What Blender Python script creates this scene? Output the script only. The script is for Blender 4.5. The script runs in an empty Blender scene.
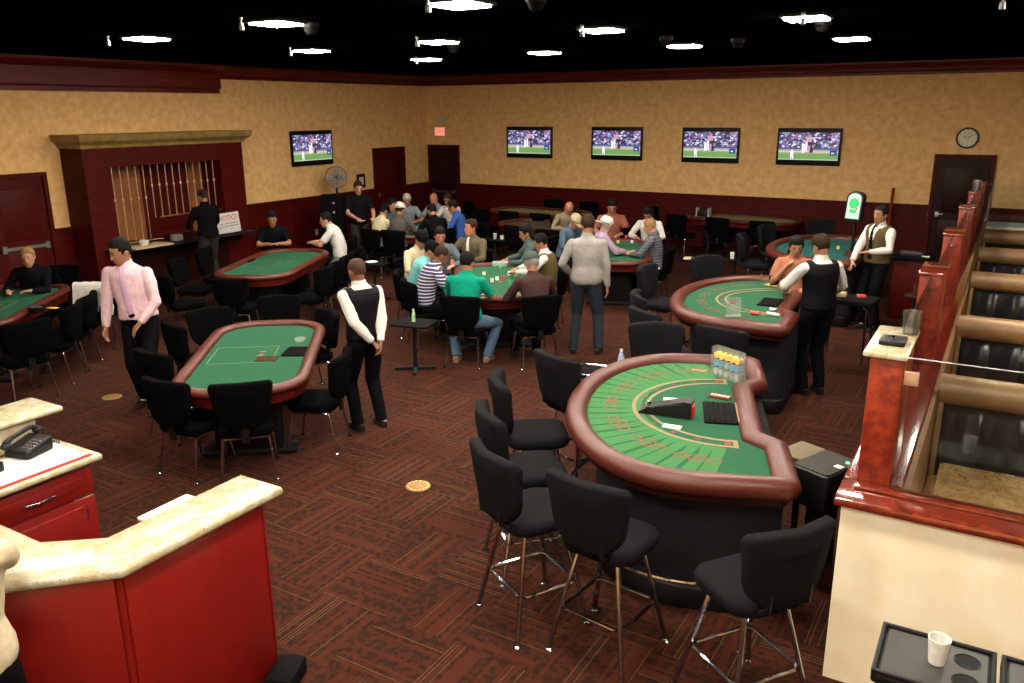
import bpy, bmesh, math, random
from mathutils import Vector, Matrix, noise
random.seed(7)
SC = bpy.context.scene
COL = SC.collection
PI = math.pi
# ------------------------------------------------------------------ camera
CZ = 3.05; F_PX = 824.0
YAW, PITCH, ROLL = math.radians(-30.8), math.radians(15.69), math.radians(0.358)
_fw = Vector((math.sin(YAW)*math.cos(PITCH), math.cos(YAW)*math.cos(PITCH), -math.sin(PITCH)))
_rt = Vector((math.cos(YAW), -math.sin(YAW), 0)); _dn = _fw.cross(_rt)
_r = _rt*math.cos(ROLL)+_dn*math.sin(ROLL); _d = -_rt*math.sin(ROLL)+_dn*math.cos(ROLL)
cd = bpy.data.cameras.new('camera'); cam = bpy.data.objects.new('camera', cd); COL.objects.link(cam)
cam.matrix_world = Matrix(((_r.x, -_d.x, -_fw.x, 0), (_r.y, -_d.y, -_fw.y, 0), (_r.z, -_d.z, -_fw.z, CZ), (0, 0, 0, 1)))
cd.sensor_width = 36; cd.lens = F_PX/1024*36; cd.clip_start = 0.05; cd.clip_end = 100
SC.camera = cam
SC.view_settings.view_transform = 'Standard'; SC.view_settings.look = 'None'
SC.view_settings.exposure = 0.0; SC.view_settings.gamma = 1.0; SC.view_settings.use_curve_mapping = False
def ray(px, py): return _r*((px-512)/F_PX)+_d*((py-341.5)/F_PX)+_fw
def G(px, py, z=0.0):
    """world x, y of the point seen at a pixel at height z"""
    d = ray(px, py); t = (z-CZ)/d.z; return Vector((d.x*t, d.y*t))
# ------------------------------------------------------------------ materials
MATS = {}
def mat(name, col, rough=0.6, metal=0.0, col2=None, scale=20.0, bump=0.0, bscale=None, spec=0.5, detail=4.0, stretch=(1, 1, 1), emit=None, es=0.0, coat=0.0, lo=0.35, hi=0.65, alpha=1.0, trans=0.0):
    m = bpy.data.materials.new(name); m.use_nodes = True; nt = m.node_tree; N = nt.nodes; L = nt.links
    b = N['Principled BSDF']
    tc = N.new('ShaderNodeTexCoord'); mp = N.new('ShaderNodeMapping'); mp.inputs['Scale'].default_value = stretch
    L.new(tc.outputs['Object'], mp.inputs['Vector'])
    nz = N.new('ShaderNodeTexNoise'); nz.inputs['Scale'].default_value = scale; nz.inputs['Detail'].default_value = detail
    L.new(mp.outputs['Vector'], nz.inputs['Vector'])
    rp = N.new('ShaderNodeValToRGB'); L.new(nz.outputs['Fac'], rp.inputs['Fac'])
    if col2 is None: col2 = tuple(c*0.82 for c in col)
    e = rp.color_ramp.elements; e[0].position = lo; e[1].position = hi
    e[0].color = (*col2, 1); e[1].color = (*col, 1)
    L.new(rp.outputs['Color'], b.inputs['Base Color'])
    b.inputs['Roughness'].default_value = rough; b.inputs['Metallic'].default_value = metal
    b.inputs['Specular IOR Level'].default_value = spec; b.inputs['Coat Weight'].default_value = coat
    b.inputs['Coat Roughness'].default_value = 0.08
    if bump:
        n2 = N.new('ShaderNodeTexNoise'); n2.inputs['Scale'].default_value = bscale or scale*2; n2.inputs['Detail'].default_value = 3
        L.new(mp.outputs['Vector'], n2.inputs['Vector'])
        bp = N.new('ShaderNodeBump'); bp.inputs['Strength'].default_value = bump; bp.inputs['Distance'].default_value = 0.01
        L.new(n2.outputs['Fac'], bp.inputs['Height']); L.new(bp.outputs['Normal'], b.inputs['Normal'])
    if 'nonoise' in name: pass
    if emit: b.inputs['Emission Color'].default_value = (*emit, 1); b.inputs['Emission Strength'].default_value = es
    if trans: b.inputs['Transmission Weight'].default_value = trans
    if alpha < 1: b.inputs['Alpha'].default_value = alpha
    MATS[name] = m; return m
def srgb(r, g, b):
    f = lambda c: (c/255/12.92) if c/255 <= 0.04045 else ((c/255+0.055)/1.055)**2.4
    return (f(r), f(g), f(b))
M_wall = mat('amber_plaster', srgb(238, 196, 134), 0.85, col2=srgb(218, 168, 104), scale=8, detail=12, bump=0.15, bscale=60, lo=0.3, hi=0.7)
M_cream = mat('cream_plaster', srgb(232, 225, 200), 0.8, col2=srgb(222, 209, 174), scale=5, detail=8, bump=0.1, bscale=60, lo=0.3, hi=0.7)
M_mahog = mat('mahogany', (0.075, 0.0035, 0.0022), 0.5, col2=(0.042, 0.002, 0.0014), scale=5, stretch=(1, 1, 6), detail=6, coat=0.0, spec=0.12)
M_mahogD = mat('dark_mahogany', (0.026, 0.004, 0.003), 0.45, col2=(0.012, 0.0025, 0.002), scale=5, stretch=(1, 1, 6), detail=6, coat=0.0, spec=0.15)
M_crown = mat('crown_mahogany', (0.15, 0.009, 0.005), 0.4, col2=(0.07, 0.004, 0.003), scale=4, stretch=(.3, .3, 6), spec=0.25)
M_cherry = mat('cherry_red_wood', (0.175, 0.004, 0.002), 0.4, col2=(0.15, 0.0032, 0.0016), scale=3, stretch=(4, 4, 0.6), detail=6, coat=0.4)
M_burl = mat('burl_wood', (0.24, 0.028, 0.008), 0.42, col2=(0.12, 0.010, 0.004), scale=22, detail=7, coat=0.12, spec=0.3)
M_capw = mat('polished_rail_wood', (0.16, 0.02, 0.008), 0.16, col2=(0.09, 0.01, 0.005), scale=18, detail=6, coat=1.0)
M_ceil = mat('black_ceiling', (0.002, 0.002, 0.002), 1.0, spec=0.0)
M_blackfab = mat('black_fabric', (0.0021, 0.0021, 0.0023), 0.95, col2=(0.0012, 0.0012, 0.0013), scale=260, bump=0.35, bscale=300, spec=0.03)
M_stoolfab = mat('charcoal_stool_fabric', (0.0070, 0.0073, 0.0085), 0.92, col2=(0.004, 0.004, 0.0048), scale=220, bump=0.4, bscale=300, spec=0.08)
M_blackpl = mat('black_plastic', (0.006, 0.006, 0.0065), 0.45, spec=0.25)
M_chrome = mat('chrome', (0.46, 0.49, 0.56), 0.14, 1.0, col2=(0.37, 0.40, 0.46))
M_tabletop = mat('matt_black_top', (0.004, 0.004, 0.004), 0.8, spec=0.06)
M_steel = mat('brushed_steel', (0.5, 0.5, 0.5), 0.35, 1.0)
M_barbrass = mat('pale_brass_bar', (.9, .68, .45), 0.45, 1.0, col2=(.8, .58, .36), scale=30)
M_brass = mat('brass', (0.75, 0.48, 0.14), 0.3, 1.0, col2=(0.55, 0.33, 0.08), scale=40)
M_vinyl = mat('burgundy_vinyl', (0.072, 0.0125, 0.0075), 0.36, col2=(0.06, 0.0105, 0.0065), scale=60, bump=0.12, bscale=350, spec=0.35)
M_felt = mat('green_felt', (0.0145, 0.076, 0.036), 0.95, col2=(0.0125, 0.068, 0.032), scale=90, spec=0.15)
M_feltL = mat('bright_green_felt', (0.040, 0.140, 0.048), 0.95, col2=(0.035, 0.125, 0.042), scale=90, spec=0.15)
M_feltD = mat('deep_green_felt', (0.012, 0.085, 0.032), 0.95, scale=90, spec=0.15)
M_feltT = mat('teal_felt', (0.012, 0.09, 0.08), 0.95, scale=90, spec=0.15)
M_printR = mat('red_print', (0.17, 0.035, 0.016), 0.9, scale=90)
M_printY = mat('tan_print', (0.20, 0.145, 0.07), 0.9, scale=90)
M_white = mat('white_paint', (0.6, 0.6, 0.57), 0.5)
M_paper = mat('paper', (0.62, 0.61, 0.57), 0.8, scale=30)
M_blackpaint = mat('black_paint', (0.005, 0.005, 0.005), 0.6, spec=0.2)
M_tan = mat('tan_vinyl', (0.24, 0.13, 0.052), 0.42, col2=(0.2, 0.11, 0.045), scale=14, bump=0.1, bscale=120)
M_tuft = mat('black_vinyl', (0.012, 0.014, 0.017), 0.3, scale=15, bump=0.08, bscale=120)
M_red = mat('red_plastic', (0.6, 0.02, 0.015), 0.4)
M_blue = mat('blue_plastic', (0.03, 0.1, 0.5), 0.4)
M_yellow = mat('yellow_plastic', (0.8, 0.55, 0.08), 0.5)
M_lamp = mat('ceiling_lamp', (1, 1, 1), 0.5, emit=(1.0, 0.9, 0.76), es=225.0)
M_skirt = mat('charcoal_carpet_skirt', (0.018, 0.0185, 0.021), 0.95, col2=(0.010, 0.010, 0.012), scale=160, bump=0.3, bscale=220, spec=0.05)
def glass_mat(name, col, rough, alpha):
    m = bpy.data.materials.new(name); m.use_nodes = True; nt = m.node_tree; N = nt.nodes; L = nt.links
    N.remove(N['Principled BSDF']); out = N['Material Output']
    tr = N.new('ShaderNodeBsdfTransparent'); tr.inputs['Color'].default_value = (*col, 1)
    gl = N.new('ShaderNodeBsdfGlossy'); gl.inputs['Roughness'].default_value = rough
    fr = N.new('ShaderNodeFresnel'); fr.inputs['IOR'].default_value = 1.5
    nz = N.new('ShaderNodeTexNoise'); nz.inputs['Scale'].default_value = 3.0
    mt = N.new('ShaderNodeMath'); mt.operation = 'MULTIPLY_ADD'; mt.inputs[1].default_value = 0.04; mt.inputs[2].default_value = alpha
    L.new(nz.outputs['Fac'], mt.inputs[0])
    ad = N.new('ShaderNodeMath'); ad.operation = 'ADD'; L.new(fr.outputs['Fac'], ad.inputs[0]); L.new(mt.outputs[0], ad.inputs[1])
    mx = N.new('ShaderNodeMixShader'); L.new(ad.outputs[0], mx.inputs['Fac']); L.new(tr.outputs[0], mx.inputs[1]); L.new(gl.outputs[0], mx.inputs[2])
    L.new(mx.outputs[0], out.inputs['Surface']); return m
M_glass = glass_mat('clear_glass', (0.93, 0.97, 0.95), 0.03, 0.0)
M_acryl = mat('clear_acrylic', (.42, .45, .42), .15, alpha=.28)
def granite(name, a, b, c, sc=70):
    m = bpy.data.materials.new(name); m.use_nodes = True; nt = m.node_tree; N = nt.nodes; L = nt.links
    bs = N['Principled BSDF']; tc = N.new('ShaderNodeTexCoord')
    n1 = N.new('ShaderNodeTexNoise'); n1.inputs['Scale'].default_value = sc; n1.inputs['Detail'].default_value = 5
    n2 = N.new('ShaderNodeTexNoise'); n2.inputs['Scale'].default_value = sc*0.12; n2.inputs['Detail'].default_value = 6
    for n in (n1, n2): L.new(tc.outputs['Object'], n.inputs['Vector'])
    r1 = N.new('ShaderNodeValToRGB'); e = r1.color_ramp.elements; e[0].position = 0.33; e[0].color = (*c, 1); e[1].position = 0.47; e[1].color = (1, 1, 1, 1)
    r2 = N.new('ShaderNodeValToRGB'); e = r2.color_ramp.elements; e[0].position = 0.4; e[0].color = (*b, 1); e[1].position = 0.58; e[1].color = (*a, 1)
    L.new(n1.outputs['Fac'], r1.inputs['Fac']); L.new(n2.outputs['Fac'], r2.inputs['Fac'])
    mx = N.new('ShaderNodeMix'); mx.data_type = 'RGBA'; mx.blend_type = 'MULTIPLY'; mx.inputs[0].default_value = 1.0
    L.new(r2.outputs['Color'], mx.inputs[6]); L.new(r1.outputs['Color'], mx.inputs[7])
    L.new(mx.outputs[2], bs.inputs['Base Color']); bs.inputs['Roughness'].default_value = 0.22; return m
M_granite = granite('cream_granite', srgb(178, 172, 150), srgb(166, 152, 118), (0.55, 0.5, 0.4), 120)
M_graniteT = granite('tan_granite', srgb(150, 122, 80), srgb(128, 98, 58), (0.5, 0.38, 0.25))
def carpet_mat():
    m = bpy.data.materials.new('basket_weave_carpet'); m.use_nodes = True; nt = m.node_tree; N = nt.nodes; L = nt.links
    bs = N['Principled BSDF']; tc = N.new('ShaderNodeTexCoord'); sp = N.new('ShaderNodeSeparateXYZ'); L.new(tc.outputs['Object'], sp.inputs[0])
    def mth(op, a, b=None, c=None):
        n = N.new('ShaderNodeMath'); n.operation = op
        for i, v in enumerate((a, b, c)):
            if v is None: continue
            if isinstance(v, (int, float)): n.inputs[i].default_value = v
            else: L.new(v, n.inputs[i])
        return n.outputs[0]
    T = 0.524
    ux = mth('DIVIDE', mth('ADD', sp.outputs[0], 3.0+T*40), T); uy = mth('DIVIDE', mth('ADD', sp.outputs[1], -2.93+T*40), T)
    fx = mth('FLOOR', ux); fy = mth('FLOOR', uy); par = mth('MODULO', mth('ADD', fx, fy), 2.0)      # 0: lines along x
    lx = mth('SUBTRACT', ux, fx); ly = mth('SUBTRACT', uy, fy)
    def mix(f, a, b): return mth('ADD', mth('MULTIPLY', a, mth('SUBTRACT', 1.0, f)), mth('MULTIPLY', b, f))
    across = mix(par, ly, lx); along = mix(par, lx, ly)
    tid = mth('ADD', mth('MULTIPLY', fx, 7.31), mth('MULTIPLY', fy, 3.77))
    # stripes: noise sampled on quantised 'across' gives bands, a few thin bright ones
    band = mth('FLOOR', mth('MULTIPLY', across, 22.0))
    cv = N.new('ShaderNodeCombineXYZ'); L.new(mth('MULTIPLY', band, 1.37), cv.inputs[0]); L.new(tid, cv.inputs[1])
    wn = N.new('ShaderNodeTexWhiteNoise'); wn.noise_dimensions = '2D'; L.new(cv.outputs[0], wn.inputs['Vector'])
    thin = mth('LESS_THAN', mth('ABSOLUTE', mth('SUBTRACT', mth('FRACT', mth('MULTIPLY', across, 22.0)), 0.5)), 0.17)
    bright = mth('MULTIPLY', mth('GREATER_THAN', wn.outputs['Value'], 0.87), thin)
    redl = mth('MULTIPLY', mth('LESS_THAN', wn.outputs['Value'], 0.30), 1.0)
    mo = N.new('ShaderNodeTexNoise'); mo.inputs['Scale'].default_value = 21; mo.inputs['Detail'].default_value = 4; L.new(tc.outputs['Object'], mo.inputs['Vector'])
    rp = N.new('ShaderNodeValToRGB'); L.new(mo.outputs['Fac'], rp.inputs['Fac']); e = rp.color_ramp.elements
    e[0].position = 0.44; e[0].color = (0.0175, 0.0062, 0.0030, 1); e[1].position = 0.56; e[1].color = (0.038, 0.0092, 0.0040, 1)
    def cmix(f, a, bcol):
        n = N.new('ShaderNodeMix'); n.data_type = 'RGBA'; L.new(f, n.inputs[0]); L.new(a, n.inputs[6]); n.inputs[7].default_value = (*bcol, 1); return n.outputs[2]
    c1 = cmix(mth('MULTIPLY', redl, 0.75), rp.outputs['Color'], (0.050, 0.0108, 0.0046))
    c2 = cmix(mth('MULTIPLY', bright, 0.8), c1, (0.085, 0.040, 0.016))
    fn = N.new('ShaderNodeTexNoise'); fn.inputs['Scale'].default_value = 160; L.new(tc.outputs['Object'], fn.inputs['Vector'])
    bp = N.new('ShaderNodeBump'); bp.inputs['Strength'].default_value = 0.25; bp.inputs['Distance'].default_value = 0.004; L.new(fn.outputs['Fac'], bp.inputs['Height'])
    L.new(bp.outputs['Normal'], bs.inputs['Normal']); L.new(c2, bs.inputs['Base Color']); bs.inputs['Roughness'].default_value = 0.95
    bs.inputs['Specular IOR Level'].default_value = 0.12
    return m
M_carpet = carpet_mat()
# ------------------------------------------------------------------ mesh helpers
class MB:
    def __init__(s): s.bm = bmesh.new(); s.mi = 0
    def _f(s, vs):
        try:
            f = s.bm.faces.new(vs); f.material_index = s.mi; return f
        except ValueError: return None
    def _merge(s, bm2, M):
        vm = {}
        for v in bm2.verts: vm[v] = s.bm.verts.new(M @ v.co)
        for f in bm2.faces: s._f([vm[v] for v in f.verts])
        bm2.free()
    def box(s, c, size, rz=0.0, bev=0.0, seg=2, M=None):
        b = bmesh.new(); bmesh.ops.create_cube(b, size=1.0)
        for v in b.verts: v.co = Vector((v.co.x*size[0], v.co.y*size[1], v.co.z*size[2]))
        if bev: bmesh.ops.bevel(b, geom=list(b.edges), offset=min(bev, min(size)*0.49), segments=seg, affect='EDGES', profile=0.5)
        T = Matrix.Translation(Vector(c)) @ Matrix.Rotation(rz, 4, 'Z')
        s._merge(b, (M @ T) if M else T); return s
    def rings(s, rings, cap=True, closed_ring=True):
        vs = [[s.bm.verts.new(Vector(p)) for p in r] for r in rings]
        n = len(vs[0])
        for a, b in zip(vs[:-1], vs[1:]):
            for i in range(n if closed_ring else n-1):
                j = (i+1) % n; s._f([a[i], a[j], b[j], b[i]])
        if cap: s._f(list(reversed(vs[0]))); s._f(vs[-1])
        return vs
    def prism(s, pts, z0, z1, bev=0.0):
        if bev:
            cx = sum(p[0] for p in pts)/len(pts); cy = sum(p[1] for p in pts)/len(pts)
            def ins(d): return inset(pts, d)
            prof = [(bev, z0), (bev*0.3, z0+bev*0.3), (0, z0+bev), (0, z1-bev), (bev*0.3, z1-bev*0.3), (bev, z1)]
            s.rings([[(x, y, z) for x, y in ins(d)] for d, z in prof])
        else: s.rings([[(x, y, z0) for x, y in pts], [(x, y, z1) for x, y in pts]])
        return s
    def tube(s, pts, r, n=8, closed=False):
        pts = [Vector(p) for p in pts]; m = len(pts); rs = r if isinstance(r, (list, tuple)) else [r]*m
        prev = None; R = []
        for i, p in enumerate(pts):
            if closed: t = pts[(i+1) % m]-pts[i-1]
            elif i == 0: t = pts[1]-pts[0]
            elif i == m-1: t = pts[-1]-pts[-2]
            else: t = (pts[i+1]-p).normalized()+(p-pts[i-1]).normalized()
            if t.length < 1e-9: t = Vector((0, 0, 1))
            t.normalize()
            if prev is None:
                u = t.cross(Vector((0, 0, 1)));  u = t.cross(Vector((1, 0, 0))) if u.length < 0.1 else u
            else: u = prev-t*prev.dot(t)
            u.normalize(); prev = u; w = t.cross(u)
            R.append([p+(u*math.cos(2*PI*k/n)+w*math.sin(2*PI*k/n))*rs[i] for k in range(n)])
        if closed:
            vs = s.rings(R, cap=False)
            for i in range(n): j = (i+1) % n; s._f([vs[-1][i], vs[-1][j], vs[0][j], vs[0][i]])
        else: s.rings(R)
        return s
    def lathe(s, prof, c=(0, 0, 0), n=24, M=None):
        c = Vector(c); R = [[c+Vector((r*math.cos(2*PI*k/n), r*math.sin(2*PI*k/n), z)) for k in range(n)] for r, z in prof]
        if M: R = [[M @ p for p in r] for r in R]
        s.rings(R); return s
    def ell(s, c, r, n=12, m=8, M=None):
        prof = [(max(1e-4, math.sin(PI*i/m)), -math.cos(PI*i/m)) for i in range(m+1)]
        R = [[Vector((c[0]+r[0]*q*math.cos(2*PI*k/n), c[1]+r[1]*q*math.sin(2*PI*k/n), c[2]+r[2]*z)) for k in range(n)] for q, z in prof]
        if M: R = [[M @ p for p in r_] for r_ in R]
        s.rings(R); return s
    def quad(s, a, b, c, d): s._f([s.bm.verts.new(Vector(p)) for p in (a, b, c, d)]); return s
    def poly(s, pts): s._f([s.bm.verts.new(Vector(p)) for p in pts]); return s
    def warp(s, fn):
        for v in s.bm.verts: v.co = Vector(fn(v.co))
        return s
    def build(s, name, m, parent=None, smooth=40, loc=None, rz=0.0):
        bmesh.ops.recalc_face_normals(s.bm, faces=list(s.bm.faces))
        me = bpy.data.meshes.new(name); s.bm.to_mesh(me); s.bm.free()
        for x in (m if isinstance(m, (list, tuple)) else [m]): me.materials.append(x)
        if smooth:
            for p in me.polygons: p.use_smooth = True
            me.set_sharp_from_angle(angle=math.radians(smooth))
        o = bpy.data.objects.new(name, me); COL.objects.link(o)
        if parent: o.parent = parent
        if loc is not None: o.location = loc
        o.rotation_euler.z = rz
        return o
def inset(pts, d):
    n = len(pts); out = []
    A = sum(pts[i][0]*pts[(i+1) % n][1]-pts[(i+1) % n][0]*pts[i][1] for i in range(n)); sg = 1 if A > 0 else -1
    for i in range(n):
        a = Vector(pts[i-1][:2]); p = Vector(pts[i][:2]); b = Vector(pts[(i+1) % n][:2])
        e1 = (p-a).normalized(); e2 = (b-p).normalized(); n1 = Vector((-e1.y, e1.x)); n2 = Vector((-e2.y, e2.x))
        k = (n1+n2); l = max(0.35, k.length_squared/2); out.append(tuple(p+sg*d*k/l*1.0 if l else p))
    return out
def tag(o, label=None, cat=None, group=None, kind=None):
    if label: o['label'] = label
    if cat: o['category'] = cat
    if group: o['group'] = group
    if kind: o['kind'] = kind
    return o
def empty(name, loc, rz=0.0, label=None, cat=None, group=None):
    o = bpy.data.objects.new(name, None); COL.objects.link(o); o.location = loc if len(loc) == 3 else (loc[0], loc[1], 0)
    o.rotation_euler.z = rz; o.empty_display_size = 0.1; return tag(o, label, cat, group)
KIDS = {}
def kids(o): return [c for c in bpy.data.objects if c.parent == o]
def copy_tree(o, parent=None):
    c = o.copy(); COL.objects.link(c); c.parent = parent
    for ch in KIDS.setdefault(o.name, kids(o)):
        if ch.name in bpy.data.objects: copy_tree(ch, c)
    return c
def struct(name, mb, m, **k): o = mb.build(name, m, **k); o['kind'] = 'structure'; return o
def bx(name, lo, hi, m, parent=None, bev=0.0, **k):
    lo = Vector(lo); hi = Vector(hi); c = (lo+hi)/2
    b = MB().box((0, 0, 0), hi-lo, bev=bev); return b.build(name, m, parent, loc=c, **k)
def rrect(w, d, r, n=5, cx=0, cy=0):
    out = []
    for sx, sy, a0 in ((1, 1, 0), (-1, 1, PI/2), (-1, -1, PI), (1, -1, 1.5*PI)):
        for i in range(n+1):
            a = a0+PI/2*i/n; out.append((cx+sx*(w/2-r)+r*math.cos(a), cy+sy*(d/2-r)+r*math.sin(a)))
    return out
def text_mesh(name, s, size, m, parent, M, depth=0.001):
    cu = bpy.data.curves.new(name, 'FONT'); cu.body = s; cu.size = size; cu.extrude = depth; cu.align_x = 'CENTER'; cu.align_y = 'CENTER'
    t = bpy.data.objects.new(name+'_c', cu); COL.objects.link(t)
    me = bpy.data.meshes.new_from_object(t.evaluated_get(bpy.context.evaluated_depsgraph_get()))
    bpy.data.objects.remove(t); me.materials.clear(); me.materials.append(m)
    o = bpy.data.objects.new(name, me); COL.objects.link(o); o.parent = parent; o.matrix_local = M; return o
# ------------------------------------------------------------------ the room
XL, YB, XR, YF, ZC = -13.67, 18.5, 5.0, -3.0, 3.92
def slab(name, lo, hi, m): o = bx(name, lo, hi, m, smooth=0); o['kind'] = 'structure'; return o
o = MB().box((0, 0, -0.05), (XR-XL+0.4, YB-YF+0.4, 0.1)).build('floor', M_carpet, smooth=0); o.location = ((XL+XR)/2, (YB+YF)/2, 0)
o['kind'] = 'structure'
for v in o.data.vertices: v.co += o.location
o.location = (0, 0, 0)
slab('ceiling', (XL-.2, YF-.2, ZC), (XR+.2, YB+.2, ZC+.1), M_ceil)
slab('wall_back', (XL-.2, YB, 0), (XR+.2, YB+.2, ZC), M_wall)
slab('wall_left', (XL-.2, YF, 0), (XL, YB, ZC), M_wall)
slab('wall_right', (XR, YF, 0), (XR+.2, YB, ZC), M_wall)
slab('wall_front', (XL-.2, YF-.2, 0), (XR+.2, YF, ZC), M_wall)
ZW = 1.18
def wains(name, axis, a0, a1, fixed):
    mb = MB()
    L = a1-a0
    def B(u0, u1, z0, z1, t):
        if axis == 'x': mb.box(((u0+u1)/2, fixed-t/2, (z0+z1)/2), (u1-u0, t, z1-z0))
        else: mb.box((fixed+t/2, (u0+u1)/2, (z0+z1)/2), (t, u1-u0, z1-z0))
    B(a0, a1, 0, ZW-.04, .025); B(a0, a1, ZW-.05, ZW, .05); B(a0, a1, 0, .14, .04)
    n = max(1, round(L/1.2))
    for i in range(n+1):
        u = a0+L*i/n; B(max(a0, u-.05), min(a1, u+.05), .14, ZW-.05, .034)
    return struct(name, mb, M_mahog, smooth=0)
wains('trim_1', 'x', -12.59, -1.33, YB); wains('trim_2', 'x', -0.25, XR, YB)
wains('trim_3', 'y', 12.1, 16.2, XL); wains('trim_4', 'y', 17.46, YB, XL); wains('trim_5', 'y', 7.95, 8.3, XL); wains('trim_6', 'y', YF, 5.85, XL)
def crown(name, pts, axis, a0, a1, fixed):
    mb = MB(); P = []
    for a in (a0, a1):
        P.append([((a, fixed-d, z) if axis == 'x' else (fixed+d, a, z)) for d, z in pts])
    mb.rings(P); return struct(name, mb, M_crown, smooth=0)
prof = [(0, 3.67), (.05, 3.67), (.05, 3.72), (.10, 3.74), (.11, 3.80), (.2, 3.88), (.2, ZC), (0, ZC)]
crown('trim_7', prof, 'x', XL, XR, YB); crown('trim_8', prof, 'y', 11.6, YB, XL)
crown('trim_9', [(0, 3.4), (.08, 3.4), (.08, 3.47), (.13, 3.5), (.13, 3.78), (.3, 3.88), (.3, ZC), (0, ZC)], 'y', YF, 11.63, XL)
# doors
def door(name, axis, a0, a1, zt, fixed, handle, m=M_mahogD, mf=M_mahog):
    """recess-free framed slab door; frame stands proud of the wall"""
    r = bpy.data.objects.new(name, None); COL.objects.link(r); r['kind'] = 'structure'
    def B(nm, u0, u1, z0, z1, t0, t1, mm, par=r, bev=0.0):
        mb = MB()
        if axis == 'x': mb.box(((u0+u1)/2, fixed-(t0+t1)/2, (z0+z1)/2), (u1-u0, abs(t1-t0), z1-z0), bev=bev)
        else: mb.box((fixed+(t0+t1)/2, (u0+u1)/2, (z0+z1)/2), (abs(t1-t0), u1-u0, z1-z0), bev=bev)
        return mb.build(nm, mm, par, smooth=30)
    B('door_frame', a0, a0+.07, 0, zt, 0, .07, mf); B('door_frame', a1-.07, a1, 0, zt, 0, .07, mf); B('door_frame', a0, a1, zt-.07, zt, 0, .075, mf)
    B('door_panel', a0+.075, a1-.075, 0.01, zt-.075, 0, .035, m)
    w = a1-a0
    for z0, z1 in ((.25, .9), (1.05, zt-.25)):
        B('panel_moulding', a0+.22, a1-.22, z0, z1, .035, .043, m, bev=.006)
    if handle == 'bar':
        B('push_bar', a0+.15, a1-.15, .92, .97, .06, .1, M_steel); B('bar_bracket', a0+.13, a0+.2, .89, 1.0, .035, .09, M_steel); B('bar_bracket', a1-.2, a1-.13, .89, 1.0, .035, .09, M_steel)
    else:
        u = a0+.16 if handle == 'lo' else a1-.16
        B('handle_plate', u-.03, u+.03, .96, 1.06, .035, .045, M_steel)
        B('door_handle', u-.02 if handle == 'lo' else u-.11, u+.11 if handle == 'lo' else u+.02, 1.0, 1.025, .06, .08, M_steel, bev=.008)
        B('door_handle', u-.012, u+.012, 1.0, 1.025, .045, .07, M_steel)
    return r
door('door_1', 'x', -13.6, -12.6, 2.17, YB, 'bar')
door('door_2', 'x', -1.32, -0.26, 2.17, YB, 'lo')
door('door_3', 'y', 16.22, 17.45, 2.16, XL, 'lo', m=M_mahog)
door('door_4', 'y', 6.9, 7.93, 2.12, XL, 'bar', m=M_mahog)
door('door_5', 'y', 5.87, 6.9, 2.12, XL, 'bar', m=M_mahog)
# ------------------------------------------------------------------ ceiling lamps
def make_lamp():
    r = empty('ceiling_light', (0, 0, ZC)); w = .37
    mb = MB()
    for sx, sy, lx, ly in ((0, 1, w+.06, .03), (0, -1, w+.06, .03), (1, 0, .03, w), (-1, 0, .03, w)):
        mb.box((sx*(w/2+.015), sy*(w/2+.015), -.015), (lx, ly, .03))
    mb.build('frame', M_blackpaint, r, smooth=0)
    MB().box((0, 0, -.024), (w, w, .046), bev=.006).build('diffuser', M_lamp, r, smooth=0)
    return r
lamp0 = make_lamp(); first = True
rows = [(-9.0, 6.7), (-6.45, 6.3), (-4.08, 6.05), (-1.85, 6.05), (-8.89, 9.33), (-6.47, 9.08), (-4.07, 8.8), (-1.9, 8.8), (-8.82, 12.0), (-6.36, 11.7), (-4.11, 11.6), (-1.95, 11.7)]
added_rows = [(-6.45, 3.5), (-4.05, 3.4), (-1.9, 3.4), (.4, 3.4), (-4.05, .7), (-1.9, .7), (.4, .7), (-1.9, -1.6), (.4, -1.6), (.45, 8.7), (2.7, 6.0)]  # lamps added out of view, mainly to brighten the foreground
col_words = ['first', 'second', 'third', 'fourth']
lamp_lab = ['square ceiling light in the row nearest the camera, furthest toward the cashier wall', 'square ceiling light nearest the camera, second from the cashier wall', 'brightest square ceiling light cut by the top edge of the photo', 'square ceiling light above the near blackjack table, outside the photo',
 'square ceiling light in the middle row beside the cashier wall', 'square ceiling light in the middle row, second from the cashier wall', 'square ceiling light in the middle row, third from the cashier wall', 'square ceiling light in the middle row, furthest from the cashier wall',
 'square ceiling light in the far row, nearest the room corner', 'square ceiling light in the far row, second from the room corner', 'square ceiling light in the far row, third from the room corner', 'square ceiling light in the far row, furthest from the room corner']
for i, (x, y) in enumerate(rows+added_rows):
    o = lamp0 if i == 0 else copy_tree(lamp0)
    o.location = (x, y, ZC)
    tag(o, lamp_lab[i] if i < 12 else 'added unseen square light panel brightening the scene, behind the camera or past the booths', 'ceiling light', 'square ceiling lights' if i < 12 else 'added unseen light panels')
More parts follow.
